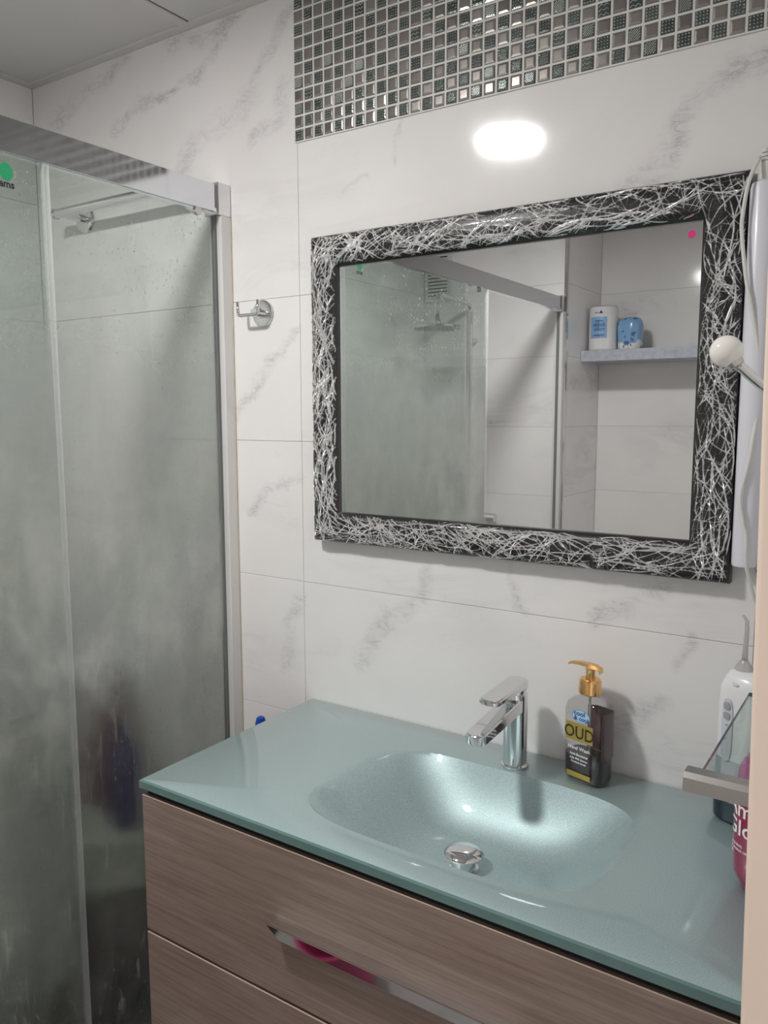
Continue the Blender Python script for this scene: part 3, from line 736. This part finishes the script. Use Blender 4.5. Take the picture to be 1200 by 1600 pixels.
bm.faces.new(rings[0][::-1]); bm.faces.new(rings[-1]); bmesh.ops.recalc_face_normals(bm, faces=bm.faces[:])
o = obj('pump_head', bm, M['gold'], sb, smooth=.7); o.rotation_euler = (0, 0, .15)
obj('dip_tube', tb([(0, 0, .165), (.001, 0, .09), (.004, 0, .01)], .002, 8), M['nozzle'], sb, smooth=True)

# ------------------------------------------------------------------ mirror with strand frame
MX0, MX1, MZ0, MZ1, FW = -.0075, .8060, 1.2070, 1.8205, .0625
mi = thing('wall_mirror', 'rectangular wall mirror in a black frame covered with tangled silver strands', 'mirror', (0, 0, MZ0))
def fy(d):      # frame relief: depth from wall as a function of the distance from the outer edge
    q = min(max(d/FW, 0), 1)
    return .024+.012*math.sin(PI*min(q*1.05, 1))**.8-(.006*max(0, (q-.92)/.08))
prof = [(0, .001), (0, .020), (.0015, .024)]+[(FW*k/10, fy(FW*k/10)) for k in range(1, 10)]+[(FW*.96, .0215), (FW, .020), (FW, .014)]
bm = bmesh.new(); rings = []
for d, y in prof:
    rings.append([bm.verts.new((x, -y, z-MZ0)) for x, z in ((MX0+d, MZ0+d), (MX1-d, MZ0+d), (MX1-d, MZ1-d), (MX0+d, MZ1-d))])
for a, b in zip(rings, rings[1:]):
    for k in range(4): bm.faces.new((a[k], a[(k+1) % 4], b[(k+1) % 4], b[k]))
bmesh.ops.recalc_face_normals(bm, faces=bm.faces[:])
obj('frame', bm, M['black_lacquer'], mi, smooth=.7)
bm = bmesh.new(); box(bm, MX0+FW-.004, MX1-FW+.004, -.0155, -.0015, MZ0+FW-.004-MZ0, MZ1-FW+.004-MZ0)
gls = obj('mirror_glass', bm, M['mirror'], mi)
rg = random.Random(3)
bm = bmesh.new()
def dist_in(x, z): return min(x-MX0, MX1-x, z-MZ0, MZ1-z)
def strand(x, z, ang, length, wdt, curl, hgt):
    step = .0055; n_ = max(2, int(length/step)); pts = []
    for k in range(n_+1):
        d = dist_in(x, z)
        if d < .0018 or d > FW*.95: break
        pts.append((x, z, d)); ang += curl+rg.uniform(-.10, .10)
        x += math.cos(ang)*step; z += math.sin(ang)*step
    if len(pts) < 2: return
    prev = None
    for i, (px, pz, d) in enumerate(pts):
        a = pts[max(i-1, 0)]; b = pts[min(i+1, len(pts)-1)]; tx, tz = b[0]-a[0], b[1]-a[1]; L = math.hypot(tx, tz) or 1
        tx, tz = tx/L, tz/L; e = min(i, len(pts)-1-i); ww = wdt*(.45 if e == 0 else (.8 if e == 1 else 1))
        y = -fy(d)
        q = [bm.verts.new((px-tz*ww, y+.0008, pz+tx*ww-MZ0)), bm.verts.new((px, y-hgt, pz-MZ0)), bm.verts.new((px+tz*ww, y+.0008, pz-tx*ww-MZ0))]
        if prev:
            bm.faces.new((prev[0], q[0], q[1], prev[1])); bm.faces.new((prev[1], q[1], q[2], prev[2]))
        prev = q
def band_dir(x, z):
    d = [x-MX0, MX1-x, z-MZ0, MZ1-z]; k = d.index(min(d)); return PI/2 if k < 2 else 0.
def rnd_pt():
    per = 2*((MX1-MX0)+(MZ1-MZ0))
    while True:
        x, z = rg.uniform(MX0, MX1), rg.uniform(MZ0, MZ1); d = dist_in(x, z)
        if .002 < d < FW*.95: return x, z
for k in range(600):
    x, z = rnd_pt(); strand(x, z, band_dir(x, z)+rg.choice((0, PI))+rg.uniform(-.5, .5), rg.uniform(.07, .2), rg.uniform(.0011, .0017), rg.uniform(-.09, .09), .0019)
for k in range(1100):
    x, z = rnd_pt(); strand(x, z, rg.uniform(0, 2*PI), rg.uniform(.022, .05), rg.uniform(.0009, .0013), rg.uniform(-.10, .10), .0014)
for k in range(1900):
    x, z = rnd_pt(); strand(x, z, rg.uniform(0, 2*PI), rg.uniform(.007, .013), rg.uniform(.0005, .0008), 0, .0008)
obj('strands', bm, M['silver_leaf'], mi, kind='stuff', label='tangle of raised silver strands')
tag(obj('sticker', lathe([(.0058, 0), (.0058, .0006)], 12, '-y', (.7265, -.0157, 1.740)), M['pink']), 'tiny hot pink round sticker in the upper right corner of the mirror', 'sticker')

# ------------------------------------------------------------------ lamp beside the mirror, cable, flower, ball hook
lm_ = thing('tube_light', 'unlit white vertical tube light behind the right edge of the mirror', 'wall light', (.8255, 0, 1.236))
obj('diffuser', lathe([(.010, 0), (.0175, .002), (.0185, .006), (.0185, .555), (.0165, .562), (.010, .566)], 28, loc=(0, -.0215, 0)), M['lamp_plastic'], lm_, smooth=.6)
obj('mounting_plate', bx(-.014, .024, -.006, -.0008, .03, .585, bevel=.001), M['white_plastic'], lm_)
obj('end_cap', loft([(.560, .0125, .010, .001, -.014), (.59, .0095, .008, .0, -.012), (.607, .006, .006, -.002, -.010), (.615, .0025, .003, -.003, -.008)], 2.2, 20), M['cable'], lm_, smooth=.8, label='tapered off-white upper end with smudges')
for k, z in enumerate((.594, .600, .606)):
    obj('smudge', tb([(-.006, -.0185+k*.0008, z), (.003, -.0192+k*.001, z+.001)], .0006, 5), M['grey_plastic'], lm_)
def P2(px, py, y):   # pixel-free wall helper is not used at render time: points below are wall coordinates
    return None
cab = [(.818, -.022, 1.835), (.809, -.043, 1.80), (.803, -.045, 1.755), (.803, -.045, 1.725), (.812, -.045, 1.66), (.820, -.044, 1.624), (.8330, -.035, 1.549), (.836, -.03, 1.493), (.831, -.042, 1.427), (.828, -.044, 1.398), (.819, -.046, 1.345), (.8235, -.046, 1.312), (.8295, -.044, 1.285), (.8315, -.040, 1.242), (.841, -.022, 1.194), (.848, -.010, 1.160), (.85, -.004, 1.13)]
cab = [(x-.8255, y, z-1.236) for x, y, z in cab]
obj('power_cable', tb(catmull(cab, 6), .0028, 10), M['cable'], lm_, smooth=True, label='thin white cable hanging in waves')
bm = bmesh.new()
for a in range(5):
    q = 2*PI*a/5+.3; c, s_ = math.cos(q), math.sin(q); n_ = Vector((c, 0, s_)); p_ = Vector((-s_, 0, c))
    base = [n_*.003+p_*.004, n_*.003-p_*.004, n_*.015-p_*.0055, n_*.018, n_*.015+p_*.0055]
    f1 = [bm.verts.new(v+Vector((0, -.004-.002*(i > 1), 0))) for i, v in enumerate(base)]; f2 = [bm.verts.new(v+Vector((0, -.0006, 0))) for v in base]
    bm.faces.new(f1); bm.faces.new(f2[::-1])
    for i in range(5): bm.faces.new((f1[i], f1[(i+1) % 5], f2[(i+1) % 5], f2[i]))
bmesh.ops.recalc_face_normals(bm, faces=bm.faces[:])
fw_ = thing('wall_flower', 'small dark maroon flower ornament on the wall beside the white cable', 'ornament', (.8535, -.0005, 1.238))
obj('petals', bm, M['maroon'], fw_); obj('centre', lathe([(.005, .001), (.0045, .006), (.001, .008)], 12, '-y'), M['maroon'], fw_, smooth=True)

hk = thing('ball_hook', 'white porcelain ball coat hook on a bent chrome arm before the mirror', 'hook', (XR, -.40, 1.49))
obj('wall_plate', lathe([(.018, .0005), (.018, .004), (.012, .007)], 24, '-x'), M['chrome'], hk, smooth=.5)
arm = bez((0, 0, .0), (-.045, 0, -.014), (-.058, 0, -.004), (-.095, -.005, .034), 14)
obj('arm', tb([Vector((-.004, 0, 0))]+arm, .0054, 14), M['chrome'], hk, smooth=True)
obj('ball_seat', tb([(-.0925, -.0045, .0285), (-.0965, -.0052, .034)], [.0085, .010], 20), M['satin'], hk, smooth=.5)
bm = bmesh.new(); bmesh.ops.create_uvsphere(bm, u_segments=32, v_segments=20, radius=.0170)
for v in bm.verts: v.co += Vector((-.1035, -.006, .044))
obj('ball', bm, M['porcelain'], hk, smooth=True, label='glossy white porcelain ball')

# ------------------------------------------------------------------ double robe hook on the back wall
rh = thing('robe_hook', 'chrome double robe hook on a round plate left of the mirror', 'hook', (-.158, 0, 1.684))
obj('wall_plate', lathe([(.0275, .0004), (.0285, .002), (.0275, .005), (.024, .006)], 40, '-y'), M['chrome'], rh, smooth=.5)
obj('neck', tb([(0, -.005, 0), (0, -.034, 0)], .0075, 20), M['chrome'], rh, smooth=.7)
ub = [(-.062, -.046, .020), (-.062, -.046, .004)]+bez((-.062, -.046, .002), (-.062, -.046, -.006), (-.060, -.046, -.008), (-.052, -.046, -.008), 6)+[(-.02, -.046, -.008)]+bez((-.004, -.046, -.008), (.006, -.046, -.008), (.008, -.046, -.004), (.008, -.046, .004), 6)+[(.008, -.046, .022)]
ub = [(x*.82+.0115, y+.008, z+.002) for x, y, z in ub]
obj('hook_bar', tb(ub, .0036, 12), M['chrome'], rh, smooth=True)

# ------------------------------------------------------------------ towel bar in the shower
tw = thing('towel_bar', 'chrome towel bar on the wall inside the shower', 'towel bar', (-.55, 0, 1.955))
for x in (-.194, .190):
    obj('flange', lathe([(.032, .0004), (.033, .003), (.031, .008), (.026, .010)], 36, '-y', (x, 0, 0)), M['chrome'], tw, smooth=.5)
    obj('post', tb([(x, -.008, 0), (x, -.05, .0), (x, -.066, .003)], .0095, 18), M['chrome'], tw, smooth=.7)
obj('bar', tb([(-.222, -.068, .004), (.215, -.068, .004)], .0115, 24), M['chrome'], tw, smooth=.7)
for x in (-.222, .215): obj('bar_end', tb([(x-.004, -.068, .004), (x+.004, -.068, .004)], .0135, 24), M['chrome'], tw, smooth=.5)

# ------------------------------------------------------------------ shower enclosure
XG = -.25
se = thing('shower_enclosure', 'steamed glass shower enclosure with sliding door and chrome top rail', 'shower', (XG, 0, 0))
def sp(name, a, m, parent=se, bevel=0., **kw):
    x0, x1, y0, y1, z0, z1 = a
    return obj(name, bx(x0-XG, x1-XG, y0, y1, z0, z1, bevel=bevel, seg=1), m, parent, **kw)
rail = sp('top_rail', (-.286, -.252, YS+.04, -.036, 1.904, 1.957), M['alu'], bevel=.001)
sp('rail_lip', (-.2535, -.2495, YS+.04, -.036, 1.8995, 1.9065), M['alu'], rail)
for y0, y1 in ((-.040, -.0008), (YS+.0008, YS+.042)):
    sp('end_bracket', (-.290, -.246, y0, y1, 1.895, 1.962), M['chrome'], bevel=.002)
for y0, y1 in ((-.030, -.0008), (YS+.0008, YS+.030)):
    wp = sp('wall_profile', (-.284, -.2475, y0, y1, .10, 1.895), M['alu_white'], bevel=.001)
for y0, y1 in ((-.037, -.030), (YS+.030, YS+.036)): sp('gasket', (-.272, -.262, y0, y1, .10, 1.895), M['rubber'])
sp('silicone_seam', (-.2475, -.2460, -.003, -.0008, .10, 1.895), simple('yellowed silicone', (.55, .50, .38, 1), .5, var=.3, vscale=40))
sp('bottom_track', (-.290, -.246, YS+.002, -.002, .06, .10), M['alu'], bevel=.002)
def pane(name, x, y0, y1, z0, z1, th=.006):
    bm = bmesh.new(); x -= XG; box(bm, x-th, x, y0, y1, z0, z1)
    bm.normal_update()
    bmesh.ops.recalc_face_normals(bm, faces=bm.faces[:])
    for f in bm.faces: f.material_index = 1 if f.normal.x > .9 else 0
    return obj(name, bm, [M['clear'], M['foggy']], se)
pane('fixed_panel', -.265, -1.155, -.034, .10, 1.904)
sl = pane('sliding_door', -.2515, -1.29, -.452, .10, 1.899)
sp('door_seal', (-.2595, -.2495, -.4525, -.442, .10, 1.899), (lambda t: t.done(t.mixs(.80, t.pbr((.72, .75, .76, 1), .3), t.n('ShaderNodeBsdfTransparent').outputs[0])))(NT('milky seal')), sl)
sp('door_edge', (-.2595, -.2495, -1.300, -1.290, .10, 1.899), (lambda t: t.done(t.mixs(.80, t.pbr((.72, .75, .76, 1), .3), t.n('ShaderNodeBsdfTransparent').outputs[0])))(NT('milky edge')), sl)
bm = bmesh.new(); ring = [bm.verts.new((-.0010, -.521+.0125*math.cos(2*PI*k/28), 1.868+.0145*math.sin(2*PI*k/28))) for k in range(28)]; bm.faces.new(ring)
r_ = bmesh.ops.extrude_face_region(bm, geom=bm.faces[:]); [setattr(v.co, 'x', -.0014) for v in r_['geom'] if isinstance(v, bmesh.types.BMVert)]
obj('sticker', bm, M['green_print'], sl, label='round green sticker')
obj('lettering', text_mesh('ems', .017, lambda u, v: Vector((-.0012, -.521+u, 1.843+v)), bold=.0006), M['black_ink'], sl)
for y in (-.09, -.56, -1.24):
    obj('roller', lathe([(.009, -.011), (.009, -.003)], 16, 'x', (0, y, 1.893)), M['satin'], se)
# shower tray
tr_ = thing('shower_tray', 'dark anthracite shower tray behind the steamed glass', 'shower tray', (0, 0, 0))
bm = bmesh.new(); x0, x1, y0, y1 = XL+.001, -.246, YS+.001, -.001
box(bm, x0, x1, y0, y1, .0005, .035); box(bm, x0, x0+.04, y0, y1, .035, .06); box(bm, x1-.045, x1, y0, y1, .035, .06); box(bm, x0+.04, x1-.045, y1-.04, y1, .035, .06); box(bm, x0+.04, x1-.045, y0, y0+.04, .035, .06)
obj('basin', bm, M['tray'], tr_)
obj('drain_cover', lathe([(.05, .035), (.05, .038), (.045, .039)], 32, loc=(-.6, -1.0, 0)), M['chrome'], tr_)
# added stand-ins for the blurred dark shapes in the glass
st = thing('stand_in_stool', 'dark grey low stool standing in for a blurred dark shape behind the steamed glass', 'stool', (-.45, -.24, .0352), math.radians(45))
obj('seat', bx(-.10, .10, -.10, .10, .36, .40, bevel=.01), M['stool'], st)
obj('apron', bx(-.095, .095, -.095, .095, .001, .36, bevel=.008), M['stool'], st)
sx = thing('stand_in_box', 'pale plastic box on the dark stool, standing in for a blurred shape behind the glass', 'box', (-.45, -.24, .4355), math.radians(45))
bm = bmesh.new(); box(bm, -.08, .08, -.08, .08, 0, .10); obj('body', bm, M['bin'], sx); obj('lid', bx(-.084, .084, -.084, .084, .1005, .112, bevel=.002), M['bin'], sx)
def bottle(name, label, loc, h, r, m, cap):
    t = thing(name, label, 'bottle', loc)
    obj('body', lathe([(r*.85, 0), (r, .006), (r, h*.72), (r*.8, h*.8), (r*.4, h*.85)], 28), m, t, smooth=.7)
    obj('cap', lathe([(r*.45, h*.85), (r*.45, h), (r*.3, h*1.005)], 20), cap, t, smooth=.6)
    return t
bottle('stand_in_bottle', 'added indigo bottle standing in for a blue reflection in the steamed glass', (-.43, -.22, .5485), .24, .036, M['indigo'], M['indigo'])
# added burgundy towel on a hook, standing in for a reflection in the glass
th_ = thing('stand_in_towel', 'added burgundy towel standing in for a dark red reflection in the steamed glass', 'towel', (-.80, 0, .80))
obj('hook_plate', lathe([(.015, .0004), (.015, .006), (.006, .02), (.008, .026)], 20, '-y'), M['chrome'], th_, smooth=.6)
bm = bmesh.new(); G = []
for i in range(25):
    u = i/24; row = []
    for j in range(21):
        v = j/20; wv = .03+.24*min(1, v*1.6)**.7
        x = (u-.5)*wv; y = -.03-.012*math.sin(u*19+v*2)*min(1, v*2)-.01*v
        row.append(bm.verts.new((x+.02*v, y, .005-v*.40)))
    G.append(row)
for i in range(24):
    for j in range(20): bm.faces.new((G[i][j], G[i+1][j], G[i+1][j+1], G[i][j+1]))
bmesh.ops.solidify(bm, geom=bm.faces[:], thickness=.006)
obj('cloth', bm, M['burgundy'], th_, smooth=True)

# ------------------------------------------------------------------ rain shower and vent, seen in the mirror
rs = thing('rain_shower', 'chrome rain shower head on a bent arm and riser pipe', 'shower head', (-.672, YS, 1.0))
pts = [(0, .055, 0), (0, .055, .90)]+bez((0, .055, .915), (0, .055, .945), (0, .07, .955), (0, .10, .958), 6)+[(0, .25, .962)]+bez((0, .30, .965), (0, .34, .965), (0, .355, .955), (0, .355, .925), 8)+[(0, .355, .86)]
obj('riser_pipe', tb(pts, .0105, 18), M['chrome'], rs, smooth=True)
for z in (.05, .80): obj('wall_clamp', tb([(0, .0008, z), (0, .055, z)], .012, 16), M['chrome'], rs, smooth=.6)
obj('swivel', lathe([(.012, .83), (.018, .845), (.018, .855), (.012, .868)], 20, loc=(0, .355, 0)), M['chrome'], rs, smooth=.6)
obj('head', lathe([(.112, .822), (.115, .824), (.115, .829), (.108, .832), (.02, .836)], 48, loc=(0, .355, 0)), M['chrome'], rs, smooth=.5)
bm = bmesh.new()
for i in range(-5, 6):
    for j in range(-5, 6):
        if i*i+j*j < 28:
            r_ = bmesh.ops.create_cone(bm, segments=5, radius1=.0016, radius2=.0022, depth=.005, cap_ends=True)
            for v in r_['verts']: v.co += Vector((i*.019, .355+j*.019, .8195))
obj('nozzles', bm, M['grey_plastic'], rs, kind='stuff')
obj('mixer_body', tb([(-.13, .045, 0), (.13, .045, 0)], .02, 24), M['chrome'], rs, smooth=.6)

vt = thing('air_vent', 'white slatted air vent high on the far shower wall', 'vent', (-.868, YS, 2.0))
obj('frame', bx(-.07, .07, .0008, .010, -.015, .235, bevel=.002), M['bone'], vt)
for k in range(13):
    z = .012+k*.0155
    obj('slat', bx(-.052, .052, .0095, .0135, z+.0055, z+.0140), M['bone'], vt)
    obj('slot', bx(-.050, .050, .0095, .0108, z, z+.0055), M['dark_slot'], vt)

# ------------------------------------------------------------------ far niche shelf and rolls, seen in the mirror
tag(obj('wall_shelf', bx(XST+.001, XR-.001, YO+.0008, -2.20, 1.697, 1.745, bevel=.002), M['shelf_stone']), 'mottled grey stone shelf across the far niche seen in mirror', 'shelf')
kr = thing('kitchen_roll', 'tall wrapped white kitchen roll with blue label on the far shelf', 'paper roll', (-.168, -2.285, 1.7455))
obj('roll', lathe([(.020, .003), (.058, .0), (.062, .006), (.062, .182), (.058, .190), (.020, .188)], 48), M['paper'], kr, smooth=.5)
obj('wrap', lathe([(.0633, .001), (.0638, .008), (.0638, .183), (.058, .1935), (.02, .195)], 48, cap=False), M['film_wrap'], kr, smooth=.7)
def cyl(rad, a0, u, v): a = a0+u/rad; return Vector((-rad*math.sin(a)*1., rad*math.cos(a), v))
A0 = math.radians(-10)
def patch(rad, a0, u0, u1, z0, z1, n=14):
    bm = bmesh.new(); g = []
    for i in range(n+1):
        u = u0+(u1-u0)*i/n; g.append([bm.verts.new(cyl(rad, a0, u, z0)), bm.verts.new(cyl(rad, a0, u, z1))])
    for a, b in zip(g, g[1:]): bm.faces.new((a[0], b[0], b[1], a[1]))
    bmesh.ops.recalc_face_normals(bm, faces=bm.faces[:]); return bm
lb = obj('blue_label', patch(.0645, 0, -.035, .042, .055, .145), M['pack_blue'], kr)
for s_, sz, z, a in (('compra', .012, .125, .0), ('doble', .024, .104, 0), ('rollo', .024, .085, 0), ('compacto', .012, .063, 0)):
    obj('lettering', text_mesh(s_, sz, lambda u, v, z=z: cyl(.0652, 0, u-.001, z+v), bold=.0004), M['pack_navy'], kr)
bm = bmesh.new(); q = [bm.verts.new(cyl(.065, 0, u, z)) for u, z in ((-.018, .160), (.0, .160), (-.009, .174))]; bm.faces.new(q)
obj('emblem', bm, M['navy'], kr); obj('lettering', text_mesh('eco', .012, lambda u, v: cyl(.065, 0, .012+u, .161+v)), M['pack_navy'], kr)
pk = thing('tissue_pack', 'crumpled blue and clear tissue pack right of the kitchen roll', 'tissue pack', (-.052, -2.30, 1.7455))
secs = []
mnoise.seed_set(4)
bm = loft([(0, .044, .040), (.008, .050, .045), (.05, .053, .047), (.10, .054, .046), (.124, .051, .043), (.136, .042, .032), (.143, .026, .012)], 2.4, 36)
bmesh.ops.subdivide_edges(bm, edges=bm.edges[:], cuts=1)
for v in bm.verts:
    k = mnoise.noise(v.co*60)*.006; v.co += Vector((v.co.x, v.co.y, 0)).normalized()*k if v.co.xy.length > 1e-4 else Vector()
    v.co.z = max(v.co.z, 0)
t = NT('crumpled printed film'); n_ = t.noise(t.scale(t.coord(), (1, 1, .8)), 30., 3); sep = t.n('ShaderNodeSeparateXYZ'); t.link(t.coord(), sep.inputs[0])
c = t.mixc(t.remap(t.math('ADD', sep.outputs[2], t.math('MULTIPLY', n_.outputs[0], .06)), .060, .066), (.72, .73, .70, 1), srgb(120, 160, 200))
c = t.mixc(t.remap(n_.outputs[0], .60, .64), c, srgb(60, 90, 140))
obj('wrapping', bm, t.done(t.pbr(c, .18, coat=.7)), pk, smooth=True)
obj('pack_seal', bx(-.030, .026, -.002, .002, .145, .162), M['film_wrap'], pk)

# ------------------------------------------------------------------ glass shelf on the right wall
gs = thing('glass_shelf', 'small glass shelf with brushed metal front bar at the right', 'shelf', (XR, -.455, 1.08))
bm = bmesh.new(); box(bm, -.1005, -.001, .0, .305, -.003, .003); bm.normal_update()
for f in bm.faces: f.material_index = 0 if abs(f.normal.z) > .5 else 1
obj('glass_plate', bm, [M['shelf_glass'], M['shelf_glass_edge']], gs)
bm = bmesh.new(); prof = [(-.018, -.012), (-.018, .003), (-.013, .008), (.004, .008), (.004, -.012)]
L = [bm.verts.new((-.1135, y, z)) for y, z in prof]; R_ = [bm.verts.new((-.0008, y-.002, z)) for y, z in prof]
bm.faces.new(L); bm.faces.new(R_[::-1])
for i in range(5): bm.faces.new((L[i], R_[i], R_[(i+1) % 5], L[(i+1) % 5]))
bmesh.ops.recalc_face_normals(bm, faces=bm.faces[:])
obj('front_bar', bm, M['satin'], gs)

# ------------------------------------------------------------------ water flosser
wf = thing('water_flosser', 'white cordless water flosser with clear nozzle standing at the back right', 'water flosser', (.8465, -.055, ZT), math.radians(-18)); wf.scale = (1.24, 1.04, .945)
obj('base', loft([(.0005, .030, .026), (.004, .0335, .030), (.03, .034, .031), (.036, .034, .031)], 2.6, 40), M['navy_plastic'], wf, smooth=.7, label='navy blue foot')
obj('water_tank', loft([(.0362, .0335, .0305), (.09, .0330, .030), (.105, .032, .029)], 2.6, 40), M['tank'], wf, smooth=.7)
obj('body', loft([(.1052, .0322, .0295), (.14, .0325, .030), (.19, .0325, .030), (.222, .031, .028), (.238, .0265, .024, .001, 0), (.246, .018, .017, -.003, 0), (.248, .010, .010, -.006, 0)], 2.6, 48), M['white_plastic'], wf, smooth=.7)
bm = bmesh.new(); g = []
def fl(u, z, o=.0): 
    a = -1.95+u/.031; c, s_ = math.cos(a), math.sin(a); k = (abs(c/.0326)**2.6+abs(s_/.0301)**2.6)**(-1/2.6)+o
    return Vector((k*c, k*s_, z))
def oval(w_, h_, uc, zc, o, n=24):
    bm = bmesh.new(); pts = []
    for k in range(n):
        q = 2*PI*k/n; u = w_*math.copysign(abs(math.cos(q))**.8, math.cos(q)); z = h_*math.copysign(abs(math.sin(q))**.55, math.sin(q)); pts.append(bm.verts.new(fl(uc+u, zc+z, o)))
    c = bm.verts.new(fl(uc, zc, o+.0003))
    for k in range(n): bm.faces.new((pts[k], pts[(k+1) % n], c))
    bmesh.ops.recalc_face_normals(bm, faces=bm.faces[:]); return bm
pn = obj('control_panel', oval(.0072, .052, 0, .155, .0012), simple('pale grey panel', (.60, .62, .68, 1), .25, coat=.4), wf)
for z in (.194, .178): obj('button', oval(.0042, .006, 0, z, .0024), M['grey_plastic'], pn)
for z in (.163, .152, .141): obj('indicator', oval(.0014, .0014, 0, z, .0022, 8), M['grey_plastic'], pn)
obj('release_button', oval(.004, .003, .006, .232, -.0015, 12), M['white_plastic'], wf)
obj('nozzle_collar', lathe([(.0115, .2465), (.0105, .252), (.006, .262), (.004, .265)], 20, loc=(-.007, 0, 0)), M['nozzle'], wf, smooth=.7)
obj('nozzle', tb([(-.007, 0, .262), (-.0065, 0, .29), (-.006, 0, .315), (-.0065, 0, .327), (-.0095, 0, .3335), (-.0125, 0, .336)], [.0037, .0030, .0026, .0024, .002, .0018], 10), M['nozzle'], wf, smooth=True)
obj('lettering', text_mesh('oral irrigator', .007, lambda u, v: fl(u*.6, .082+v, .0012)), M['grey_plastic'], wf)
obj('tank_grip', loft([(.10, .010, .018, .029, 0), (.17, .011, .018, .030, 0), (.200, .006, .012, .029, 0)], 2.4, 20), M['grey_plastic'], wf, smooth=.7, label='dark grey grip on the back')

# ------------------------------------------------------------------ magenta bottle
mb = thing('shower_gel_bottle', 'magenta gel bottle with white lettering by the right jamb', 'bottle', (.911, -.240, ZT))
R0 = .046
t = NT('magenta gel in clear bottle'); sep = t.n('ShaderNodeSeparateXYZ'); t.link(t.coord(), sep.inputs[0])
mgel = t.done(t.pbr(t.mixc(t.remap(sep.outputs[2], .128, .150), (.30, .012, .075, 1), (.42, .10, .27, 1)), .12, coat=.8))
obj('body', loft([(.0005, .030, .024), (.006, .036, .030), (.03, .0455, .038), (.06, R0, .039), (.140, R0, .039), (.165, .043, .036), (.180, .034, .029), (.187, .020, .018), (.189, .012, .012)], 2.3, 44), mgel, mb, smooth=.8)
obj('cap', lathe([(.013, .189), (.0145, .190), (.0145, .214), (.012, .216)], 28), M['magenta'], mb, smooth=.5)
def gb(u, v):
    a = -PI/2-1.48+u/.042; c, s_ = math.cos(a), math.sin(a); k = (abs(c/(R0+.0006))**2.3+abs(s_/.0396)**2.3)**(-1/2.3)
    return Vector((k*c, k*s_, v))
for s_, sz, z, b in (('HAIR & BODY', .0055, .133, .0001), ('Amaz', .030, .107, .0003), ('Glow', .030, .0815, .0003), ('NOURISHING', .005, .066, .0001), ('MOISTURISING GEL', .0045, .060, .0001), ('& CARE', .0045, .054, .0001)):
    obj('lettering', text_mesh(s_, sz, lambda u, v, z=z, sz=sz: gb(u+.0, z+v), bold=b, align='LEFT' if sz > .02 else 'LEFT'), M['white_ink'], mb)

# ------------------------------------------------------------------ mop with a blue grip behind the vanity, added bucket
mp = thing('floor_mop', 'mop with blue grip leaning in the gap between shower and vanity', 'mop', (-.146, -.05, .0))
obj('pole', tb([(0, 0, .10), (0, 0, .765)], .009, 14), M['white_plastic'], mp, smooth=.7)
obj('grip', lathe([(.011, .755), (.0125, .765), (.0125, .785), (.009, .798), (.004, .801)], 10), M['blue_grip'], mp, smooth=.3)
obj('mop_head', loft([(.0005, .075, .035), (.03, .07, .032), (.08, .03, .02), (.10, .014, .014)], 2.2, 28), M['paper'], mp, smooth=.8)
bk = thing('reflection_bucket', 'unseen magenta bucket added on the floor to give the chrome drawer handle a pink reflection', 'bucket', (.02, -.84, .0))  # out of view, added so the chrome handle mirrors pink
obj('tub', lathe([(.055, .0005), (.060, .002), (.083, .20), (.088, .203), (.088, .209), (.080, .209), (.057, .006), (.01, .005)], 40), simple('magenta bucket plastic', (.33, .02, .10, 1), .35, coat=.3), bk, smooth=.6)
obj('bail', tb([(.086*math.cos(a), -.02-.05*math.sin(a), .203-.012*math.sin(a)) for a in [PI*k/16 for k in range(17)]], .0025, 8), M['white_plastic'], bk, smooth=True)
